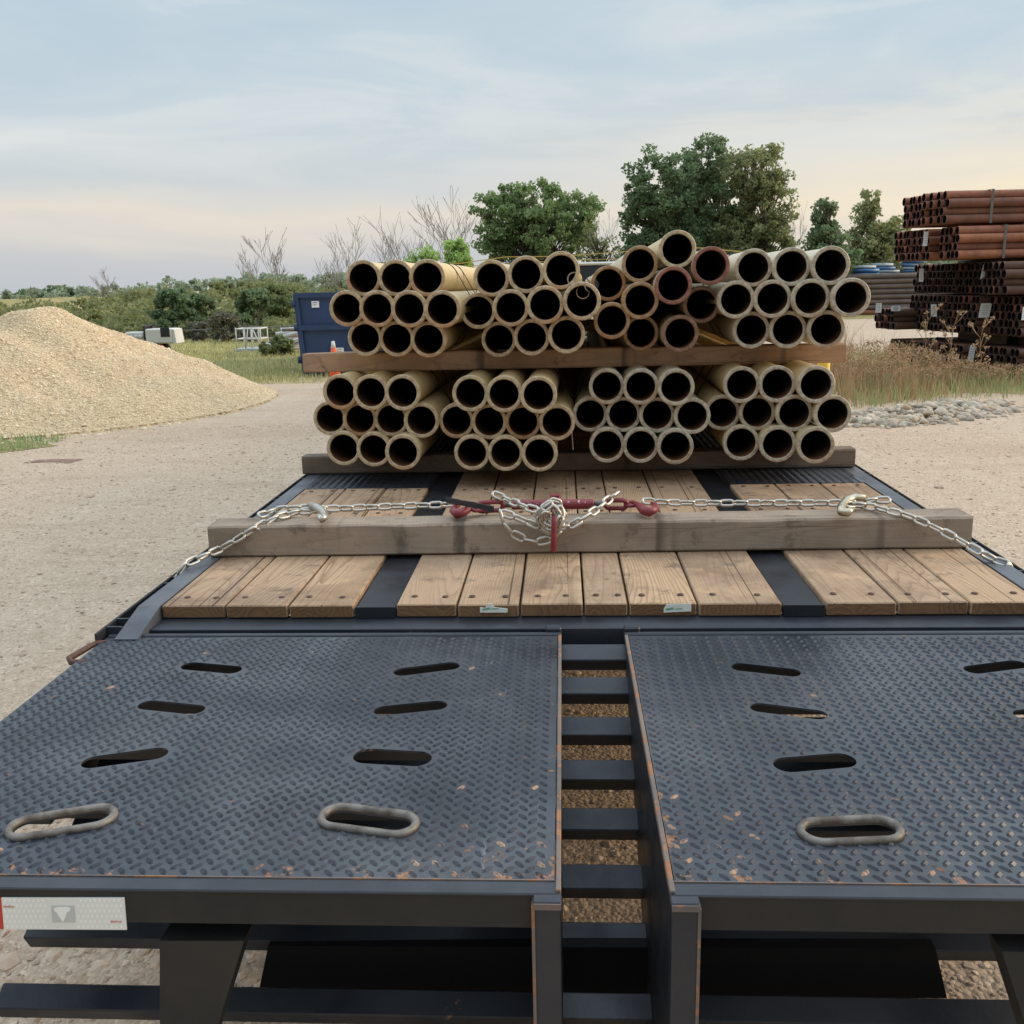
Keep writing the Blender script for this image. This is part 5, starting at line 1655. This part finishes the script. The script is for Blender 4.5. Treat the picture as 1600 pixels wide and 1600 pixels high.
# ------------------------------------------------------------------ CHAINS AND BINDER
def link_geo(mb_, p, d, side, L=.062, W=.036, r=.0055):
    d = d.normalized(); side = (side - d * side.dot(d)).normalized()
    hl = L / 2 - W / 2; hw = W / 2 - r
    pts = []
    for s in (1, -1):
        for k in range(6):
            a_ = -pi / 2 + pi * k / 5
            u, v = hl + hw * cos(a_), hw * sin(a_)
            if s < 0: u, v = -u, -v
            pts.append(p + d * u + side * v)
    mb_.tube(pts, r, 7, closed=True)
def chain(mb_, path, L=.060, W=.034, r=.0053, twist=0.):
    path = [Vector(p_) for p_ in path]
    # resample
    step = L - 2 * r * 1.15
    seglen = [(path[i + 1] - path[i]).length for i in range(len(path) - 1)]
    tot = sum(seglen); n_ = int(tot / step)
    def at(s_):
        for i, l_ in enumerate(seglen):
            if s_ <= l_ or i == len(seglen) - 1: return path[i].lerp(path[i + 1], min(1, s_ / l_))
            s_ -= l_
    for i in range(n_):
        a_ = at(i * step); b_ = at((i + 1) * step)
        d = (b_ - a_)
        if d.length < 1e-5: continue
        dn = d.normalized()
        ref = Vector((0, 0, 1)) if abs(dn.z) < .85 else Vector((0, 1, 0))
        s1 = dn.cross(ref).normalized(); s2 = dn.cross(s1)
        a2 = radians(42 + (90 if i % 2 else 0)) + twist + random.uniform(-.12, .12)
        side = s1 * cos(a2) + s2 * sin(a2)
        link_geo(mb_, (a_ + b_) / 2, dn, side, L, W, r)
TT = DZ + .003 + TZ       # timber top
yk = 3.33
def T(px, py, z=None, y=None):
    if y is not None: return ony(px, py, y)
    return onz(px, py, z if z is not None else TT + .017)
left_end = onz(290, 890, DZ + .005)
mb = MB()
chain(mb, [(XL - .022, left_end.y, DZ - .06), (XL - .018, left_end.y, DZ + .0), (XL + .005, left_end.y + .02, DZ + .022), T(345, 858, y=3.215), T(395, 828, y=3.235), T(432, 808), T(470, 799), T(510, 797)])
o = mb.build('tie_down_chain', m_chain); tag(o, 'galvanised chain from left side rail up over the timber end', 'chain', 'load chains')
mb = MB()
chain(mb, [T(405, 806, TT + .02), T(430, 797, TT + .02), T(470, 793, TT + .03), T(520, 795), T(620, 791), T(722, 788, TT + .025)])
o = mb.build('tie_down_chain', m_chain); tag(o, 'galvanised chain lying along the timber from the left grab hook to the red binder', 'chain', 'load chains')
mb = MB()
chain(mb, [T(1004, 783, TT + .03), T(1060, 786), T(1150, 786), T(1260, 786), T(1330, 786, TT + .02), T(1368, 781, TT + .02), T(1405, 782, TT + .02)])
o = mb.build('tie_down_chain', m_chain); tag(o, 'galvanised chain lying along the timber from the red binder to the right grab hook', 'chain', 'load chains')
re = onz(1565, 880, DZ + .005)
mb = MB()
chain(mb, [T(1320, 788, TT + .03), T(1345, 789), T(1395, 799), T(1425, 808, y=3.262), T(1480, 834, y=3.20), T(1530, 862, y=3.12), T(1563, 880, y=re.y + .02), (re.x + .03, re.y, DZ + .0), (re.x + .045, re.y, DZ - .06)])
o = mb.build('tie_down_chain', m_chain); tag(o, 'galvanised chain running down from the timber to the right side rail', 'chain', 'load chains')
# grab hooks
for (pts, lb, m) in (([(484, 789), (496, 793), (505, 800), (508, 807), (503, 811), (497, 806)], 'silver grab hook joining the chains at the left of the timber', m_chain),
                     ([(1352, 778), (1335, 777), (1322, 782), (1314, 792), (1315, 800), (1324, 801), (1332, 795)], 'gold-tinted grab hook joining the chains at the right of the timber', m_chain_gold)):
    mb = MB(); P_ = [T(a_, b_, TT + .035) for a_, b_ in pts]
    mb.tube(P_, [.012] + [.0145] * (len(P_) - 2) + [.008], 10)
    o = mb.build('grab_hook', m); tag(o, lb, 'hook', 'grab hooks')

# ratchet binder
zb = TT + .030
def Bp(px, py, z=zb): return onz(px, py, z)
bc = Bp(868, 788)
binder = empty('ratchet_binder', bc, 'red ratchet load binder with worn paint lying on the weathered timber', 'load binder')
def bpart(mb_, name, m, par=None):
    mb_.v = [(v[0] - bc.x, v[1] - bc.y, v[2] - bc.z) for v in mb_.v]
    return mb_.build(name, m, par or binder)
yb_ = bc.y
xa_ = Bp(800, 788).x; xb_ = Bp(928, 787).x
mb = MB(); mb.tube([(xa_, yb_, zb), (xa_ + .005, yb_, zb), (xb_ - .005, yb_, zb), (xb_, yb_, zb)], [.016, .0185, .0185, .016], 18)
brl = bpart(mb, 'barrel', m_red)
mb = MB()
for px_, wd_ in ((812, .004), (820, .007), (826, .003), (888, .006), (905, .010), (914, .004), (840, .003)):
    x_ = Bp(px_, 787).x
    a_ = random.uniform(-.7, .1)
    for q in range(3):
        xx = x_ + random.uniform(-.003, .003); aa = a_ + random.uniform(-.25, .25)
        ny, nz = -cos(aa + .4), sin(aa + .9)
        nn = sqrt(ny * ny + nz * nz); ny /= nn; nz /= nn
        mb.tube([(xx, yb_ + ny * .0183, zb + nz * .0183), (xx + .0005, yb_ + ny * .0189, zb + nz * .0189)], wd_ * .6, 6)
bpart(mb, 'paint_chip', m_redw, brl)
# threaded rods
for xs_, xe_, nm in ((xb_, Bp(948, 787).x, 'r'), (Bp(785, 790).x, xa_, 'l')):
    mb = MB(); mb.tube([(xs_, yb_, zb), (xe_, yb_, zb)], .0095, 12)
    k = xs_ + .003
    while k < xe_:
        mb.tube([(k, yb_, zb), (k + .0015, yb_, zb)], .0115, 12); k += .0035
    bpart(mb, 'threaded_rod', m_bandg)
# eyes + hooks
def stadium(mb_, pa, pb, w_, r_, up=Vector((0, -.35, 1))):
    d = (pb - pa); L = d.length; c_ = (pa + pb) / 2
    link_geo(mb_, c_, d, up, L, w_, r_)
mb = MB(); stadium(mb, Bp(742, 793), Bp(790, 790), .055, .009); bpart(mb, 'end_link', m_red)
mb = MB(); stadium(mb, Bp(942, 788), Bp(984, 788), .052, .009); bpart(mb, 'end_link', m_red)
mb = MB(); stadium(mb, Bp(974, 788), Bp(996, 787), .036, .007, Vector((0, 1, .5))); bpart(mb, 'joining_link', m_red)
mb = MB(); stadium(mb, Bp(735, 796), Bp(756, 793), .036, .007, Vector((0, 1, .5))); bpart(mb, 'joining_link', m_red)
mb = MB(); P_ = [Bp(745, 792), Bp(733, 795), Bp(724, 800), Bp(714, 803), Bp(708, 798), Bp(711, 792), Bp(718, 790)]
mb.tube(P_, [.009, .012, .017, .018, .014, .010, .006], 10); bpart(mb, 'hook', m_red)
mb = MB(); P_ = [Bp(990, 786), Bp(998, 790), Bp(1005, 797), Bp(1014, 800), Bp(1023, 796), Bp(1024, 789), Bp(1018, 786)]
mb.tube(P_, [.009, .012, .017, .018, .014, .010, .006], 10); bpart(mb, 'hook', m_red)
# ratchet housing, gear and handle
mb = MB()
xg = Bp(868, 787).x
for dx in (-.018, .012):
    mb.tube([(xg + dx, yb_, zb), (xg + dx + .006, yb_, zb)], .030, 18)
mb.box(xg - .020, xg + .020, yb_ + .0, yb_ + .022, zb + .018, zb + .036, ch=.004)
bpart(mb, 'ratchet_housing', m_red)
mb = MB()
V_ = []
for k in range(24):
    a_ = 2 * pi * k / 24; r_ = .026 if k % 2 else .021
    V_.append((xg - .0115, yb_ + r_ * cos(a_), zb + r_ * sin(a_)))
V_ += [(xg + .0115, v[1], v[2]) for v in V_]
mb.add(V_, [tuple(range(24)), tuple(range(24, 48))[::-1]] + [(k, (k + 1) % 24, (k + 1) % 24 + 24, k + 24) for k in range(24)])
bpart(mb, 'ratchet_gear', m_bandg)
mb = MB()
h0 = Vector((xg - .002, yb_ - .02, zb + .012)); h2 = ony(865, 862, 3.165)
h1 = ony(866, 812, 3.155)
mb.tube([h0, h1, h1.lerp(h2, .15), h2.lerp(h1, .05), h2], [.010, .0105, .0105, .0115, .0095], 6)
bpart(mb, 'handle', m_red)
# slack chain wrapped round the handle
mb = MB()
def W2(px, py, y): return ony(px, py, y)
chain(mb, [T(772, 772, TT + .075), T(782, 776, TT + .062), T(805, 786, TT + .055), T(830, 795, TT + .05), T(848, 800, TT + .04)])
chain(mb, [T(770, 776, TT + .04), T(775, 784, TT + .03)])
chain(mb, [W2(783, 800, 3.235), W2(800, 806, 3.225), W2(825, 816, 3.222), W2(848, 826, 3.218), W2(868, 838, 3.21)])
chain(mb, [W2(781, 797, 3.238), W2(784, 815, 3.225), W2(797, 831, 3.222), W2(815, 842, 3.222), W2(835, 848, 3.222), W2(866, 842, 3.215), W2(880, 828, 3.21)], twist=.5)
chain(mb, [T(966, 770, TT + .07), T(955, 777, TT + .062), T(940, 790, TT + .045), W2(915, 808, 3.235), W2(893, 822, 3.222), W2(872, 828, 3.21), W2(862, 826, 3.2)])
for k, (rx_, rz_, yy_, ph_) in enumerate(((.050, .044, 3.215, 0.), (.044, .054, 3.20, .8), (.036, .046, 3.188, 1.6), (.026, .030, 3.18, 2.6))):
    cc = W2(862, 806, yy_)
    pts = []
    for q in range(15):
        a_ = ph_ + 2 * pi * q / 14 * .98
        pts.append(cc + Vector((rx_ * cos(a_), .012 * sin(2 * a_), rz_ * sin(a_))))
    chain(mb, pts, L=.052, W=.032, r=.0052, twist=k * .7)
o = mb.build('slack_chain', m_chain); tag(o, 'tangle of slack chain knotted round the red binder handle', 'chain', 'load chains')
# black rubber strap
mb = MB()
P_ = [T(697, 781, TT + .045), T(718, 785, TT + .05), T(745, 790, TT + .06), T(772, 796, TT + .055)]
for i in range(3):
    a_, b_ = P_[i], P_[i + 1]
    mb.add([a_ + Vector((0, -.004, -.009)), b_ + Vector((0, -.004, -.011)), b_ + Vector((0, -.004, .011)), a_ + Vector((0, -.004, .009)),
            a_ + Vector((0, .004, -.009)), b_ + Vector((0, .004, -.011)), b_ + Vector((0, .004, .011)), a_ + Vector((0, .004, .009))],
           [(0, 1, 2, 3), (4, 5, 6, 7), (0, 1, 5, 4), (2, 3, 7, 6), (0, 3, 7, 4), (1, 2, 6, 5)])
o = mb.build('rubber_strap', m_rubber); tag(o, 'black rubber strap hooked across the left binder hook', 'strap')

# ------------------------------------------------------------------ RUSTY PIPE STACKS (right)
UDIR = Vector((.996, .087, 0)).normalized()   # along the pipes, to the right
NDIR = Vector((-.087, .996, 0)).normalized()    # away from the camera
ORG = ony(1480, 580, 17.0); ORG.z = 0
def uof(px, py, n_, z_):
    base = ORG + NDIR * n_ + Vector((0, 0, z_))
    # find u so that base+u*UDIR projects on column px: solve with normal of the vertical image plane through px
    d1 = ray(px, 0); d2 = ray(px, 1600)
    nn = d1.cross(d2)
    return (CAM - base).dot(nn) / UDIR.dot(nn)
rp_r = .076
def small_pipe(L, r_=rp_r, n_=14):
    prof = [(r_ * .90, 0, 1), (r_, 0, 0), (r_, L, 1), (r_ * .9, L, 2)]
    V_ = []; F_ = []; MI = []
    for (q, x_, _) in prof:
        for k in range(n_):
            a_ = 2 * pi * k / n_
            V_.append((x_, q * cos(a_), q * sin(a_)))
    for i in range(4):
        j = (i + 1) % 4
        for k in range(n_):
            k2 = (k + 1) % n_
            F_.append((i * n_ + k, i * n_ + k2, j * n_ + k2, j * n_ + k)); MI.append(prof[i][2])
    me = bpy.data.meshes.new('small_pipe'); me.from_pydata(V_, [], F_)
    me.polygons.foreach_set('material_index', MI)
    me.polygons.foreach_set('use_smooth', [True] * len(F_))
    for m in (m_rustpipe, m_rustrim, m_rustin): me.materials.append(m)
    bm = bmesh.new(); bm.from_mesh(me); bmesh.ops.recalc_face_normals(bm, faces=bm.faces)
    for e in bm.edges:
        if len(e.link_faces) == 2 and e.calc_face_angle(0) > .5: e.smooth = False
    bm.to_mesh(me); bm.free()
    return me
SP = small_pipe(7.0)
m_rustdark = simple('dark_brown_rusty_pipe', (.115, .060, .042), .8, 0, .3, 6)
m_rustdarkrim = simple('dark_rusty_rim', (.085, .048, .038), .8, 0, .3, 20)
RQ = Vector((1, 0, 0)).rotation_difference(UDIR)
def rusty_bundle(px, py, n0, z0, cols, rows, label, stag=.045, bands=(.9,), tags=()):
    """front-left pipe end at picture column px; cols pipes deep, rows high"""
    u0 = uof(px, py, n0, z0 + rows * .05)
    org = ORG + UDIR * u0 + NDIR * n0 + Vector((0, 0, z0))
    root = empty('rusty_pipe_bundle', org, label, 'pipe bundle', 'rusty pipe bundles in the yard')
    for r_ in range(rows):
        for c_ in range(cols):
            o = bpy.data.objects.new('pipe', SP); col.objects.link(o)
            o.rotation_mode = 'QUATERNION'; o.rotation_quaternion = RQ
            if z0 < 1.75:
                for q_, mm_ in ((0, m_rustdark), (1, m_rustdarkrim)):
                    if q_ == 1 or random.random() < .8:
                        o.material_slots[q_].link = 'OBJECT'; o.material_slots[q_].material = mm_
            off = NDIR * ((c_ + (.5 if r_ % 2 else 0)) * rp_r * 2.03 + rp_r) - UDIR * (c_ * stag + random.uniform(-.03, .03)) + Vector((0, 0, rp_r + r_ * rp_r * 2.03 * .87))
            o.location = off; o.parent = root
    for bx in bands:
        w_ = cols * rp_r * 2.03 + rp_r; h_ = rp_r * 2 + (rows - 1) * rp_r * 2.03 * .87
        mb = MB()
        for (na, nb, za, zb_) in ((-.004, -.001, -.001, h_ + .003), (-.004, w_ + .004, h_ + .001, h_ + .004), (w_ + .001, w_ + .004, -.001, h_ + .003)):
            P_ = []
            for du in (0, .045):
                for (nn_, zz_) in ((na, za), (nb, za), (nb, zb_), (na, zb_)):
                    P_.append(UDIR * (bx + du) + NDIR * nn_ + Vector((0, 0, zz_)))
            mb.add(P_, [(0, 1, 2, 3), (4, 5, 6, 7), (0, 1, 5, 4), (1, 2, 6, 5), (2, 3, 7, 6), (3, 0, 4, 7)])
        mb.build('steel_band', m_bandg, root)
    for (tx, ty, wpx, hpx, sk) in tags:
        nn = (NDIR * -.10)
        # place tag on the plane just in front of the bundle
        d = ray(tx, ty); den = d.dot(NDIR); s_ = ((org + nn * .25 - CAM).dot(NDIR)) / den
        c_ = CAM + d * s_
        sc_ = s_ / FPX
        Rr = Vector((_R.x, _R.y, 0)).normalized()
        P_ = []
        for (a_, b_) in ((-.5, -.5), (.5, -.5), (.5 + sk, .5), (-.5 + sk, .5)):
            P_.append(c_ - org + Rr * (a_ * wpx * sc_) + Vector((0, 0, b_ * hpx * sc_)))
        P2 = [p_ + Vector((0, .003, 0)) for p_ in P_]
        mb = MB(); mb.add(P_ + P2, [(0, 1, 2, 3), (4, 5, 6, 7), (0, 1, 5, 4), (1, 2, 6, 5), (2, 3, 7, 6), (3, 0, 4, 7)])
        tg = mb.build('tag', m_tag, root)
        mb = MB()
        for ln_ in (.2, .35, .5, .65, .8):
            A_ = P_[0].lerp(P_[3], ln_).lerp(P_[1].lerp(P_[2], ln_), .2) + Vector((0, -.002, 0)); B_ = P_[0].lerp(P_[3], ln_).lerp(P_[1].lerp(P_[2], ln_), .75) + Vector((0, -.002, 0))
            mb.add([A_, B_, B_ + Vector((0, 0, .005)), A_ + Vector((0, 0, .005))], [(0, 1, 2, 3)])
        mb.build('print', m_ink, tg)
    return root
LZ = [max(.10, ony(1480, rw, 17.0).z) for rw in (592, 530, 463, 405, 347)]
D1 = 1.16
RB = [
 (1592, 560, .0, LZ[0], 7, 3, 'rusty pipe bundle in the bottom layer at the right edge, behind the weeds', .015, (.9,), ()),
 (1505, 560, D1, LZ[0], 8, 3, 'rusty pipe bundle in the bottom layer carrying a white tag in the weeds', .015, (.9,), ((1517, 553, 9, 23, .25),)),
 (1440, 545, 2 * D1, LZ[0], 8, 3, 'rusty pipe bundle at the left end of the bottom layer', .015, (.9,), ()),
 (1597, 490, .0, LZ[1], 7, 5, 'rusty pipe bundle in the second layer at the right edge', .015, (.9,), ((1600, 490, 6, 20, .1),)),
 (1528, 490, D1 * .8, LZ[1], 8, 5, 'rusty pipe bundle in the second layer carrying the largest white tag', .015, (.8,), ((1538, 485, 17, 22, .15),)),
 (1475, 490, D1 * 1.7, LZ[1], 8, 5, 'rusty pipe bundle in the second layer with a narrow slanted tag', .015, (.8,), ((1460, 485, 9, 19, -.2),)),
 (1398, 490, D1 * 2.6, LZ[1], 5, 3, 'rusty pipe bundle jutting out at the far left of the second layer', .015, (.5,), ((1373, 481, 9, 15, .0), (1400, 482, 14, 8, .0))),
 (1572, 430, .0, LZ[2], 5, 4, 'rusty pipe bundle in the third layer at the right edge with open bores', .015, (), ()),
 (1550, 430, D1 * .65, LZ[2], 9, 4, 'rusty pipe bundle in the third layer under the tag at its end', .015, (.9,), ((1537, 425, 9, 22, .3),)),
 (1490, 430, D1 * 1.7, LZ[2], 9, 4, 'rusty pipe bundle at the left end of the third layer', .015, (), ((1440, 430, 7, 20, -.1),)),
 (1500, 375, .4, LZ[3], 4, 4, 'front rusty pipe bundle of the fourth layer with a grey band', .015, (.75,), ()),
 (1453, 375, D1 + .1, LZ[3], 8, 4, 'rear rusty pipe bundle of the fourth layer showing many pipe ends', .015, (), ((1446, 373, 7, 22, .1),)),
 (1480, 318, .6, LZ[4], 4, 4, 'front red-rust pipe bundle on top of the yard stack with a grey band', .05, (.75,), ()),
 (1440, 318, D1 + .35, LZ[4], 4, 4, 'rear red-rust pipe bundle on top of the yard stack', .015, (), ()),
]
for a_ in RB: rusty_bundle(*a_)
# spacer blocks between the layers
for i, (px, z0, z1, n0) in enumerate(([(1580 - 5 * k_, (min(LZ[k_ - 1] + (0, .425, .692, .558, .558)[k_], LZ[k_] - .03) if k_ else 0), LZ[k_] - .002, .9) for k_ in range(5)] + [(1500, (min(LZ[k_ - 1] + (0, .425, .692, .558, .558)[k_], LZ[k_] - .03) if k_ else 0), LZ[k_] - .002, 2.0) for k_ in range(4)])):
    u0 = uof(px, 500, n0, z0) + .3
    org = ORG + UDIR * u0 + NDIR * (n0 - .8 if n0 < 1.5 else n0 - .9)
    mb = MB()
    P_ = [UDIR * a_ + NDIR * b_ + Vector((0, 0, c_)) for a_ in (0, .12) for b_ in (0, 2.4 if n0 < 1.5 else 1.6) for c_ in (z0, z1)]
    mb.add(P_, [(0, 1, 3, 2), (4, 6, 7, 5), (0, 4, 5, 1), (2, 3, 7, 6), (0, 2, 6, 4), (1, 5, 7, 3)])
    o = mb.build('spacer_block', m_timber_dark, None, org); tag(o, ['ground', 'second', 'third', 'fourth', 'top'][i % 5] + (' wooden spacer under the right side of the rusty stack layers' if i < 5 else ' wooden spacer under the left side of the rusty stack layers'), 'spacer', 'spacers between rusty pipe layers')

# farther pipe stacks and wrapped bundles
def long_stack(px, py0, py1, dist, length, cols, rows, m, label, name='long_pipe_stack', z0=.0):
    zt = ony(px, py0, dist).z; zb_ = 0.0
    c_ = ony(px, py0, dist); c_.z = zb_
    root = empty(name, c_, label, 'pipe stack', 'farther pipe stacks')
    r_ = (zt - zb_) / rows / 2
    for i in range(rows):
        mb = MB()
        for k in range(cols):
            y_ = k * r_ * 2.05
            z_ = r_ + i * r_ * 2
            ox = random.uniform(-.25, .25)
            mb.tube([(ox, y_, z_), (ox + length, y_ + .02, z_)], r_, 10)
        mb.build('pipe_row', m if not isinstance(m, (list, tuple)) else random.choice(m), root)
long_stack(1300, 429, 475, 45, 10, 5, 8, (m_greypipe, m_rustpipe, m_greypipe), 'grey-brown long pipe stack just beyond the right end of the load')
for i, (px, py0, py1, d_, m) in enumerate(((1328, 416, 428, 46, m_bluewrap), (1362, 411, 426, 47, m_lightwrap), (1398, 409, 424, 48, m_bluewrap))):
    zt = ony(px, py0, d_).z; c_ = ony(px, py0, d_); c_.z = 0
    root = empty('wrapped_bundle_stack', c_, ['stack of blue wrapped bundles nearest the trailer', 'stack of pale wrapped bundles between two blue ones', 'stack of blue wrapped bundles touching the rusty stack'][i], 'bundle stack', 'wrapped bundles in the far yard')
    zc = 0; k = 0
    while zc < zt - .05:
        h_ = random.uniform(.13, .2)
        mb = MB(); x_ = random.uniform(-.2, .2)
        mb.tube([(x_, 0, zc + h_ / 2), (x_ + .5, -.02, zc + h_ / 2 + .02), (x_ + 1.15, 0, zc + h_ / 2)], h_ / 2, 8)
        mb.tube([(x_ + .05, h_, zc + h_ / 2), (x_ + .5, h_ + .02, zc + h_ / 2 + .02), (x_ + 1.1, h_, zc + h_ / 2)], h_ / 2, 8)
        mb.build('bundle', m if k % 3 else (m_lightwrap if m is m_bluewrap else m_bluewrap), root)
        zc += h_; k += 1
print('objects', len(bpy.data.objects))
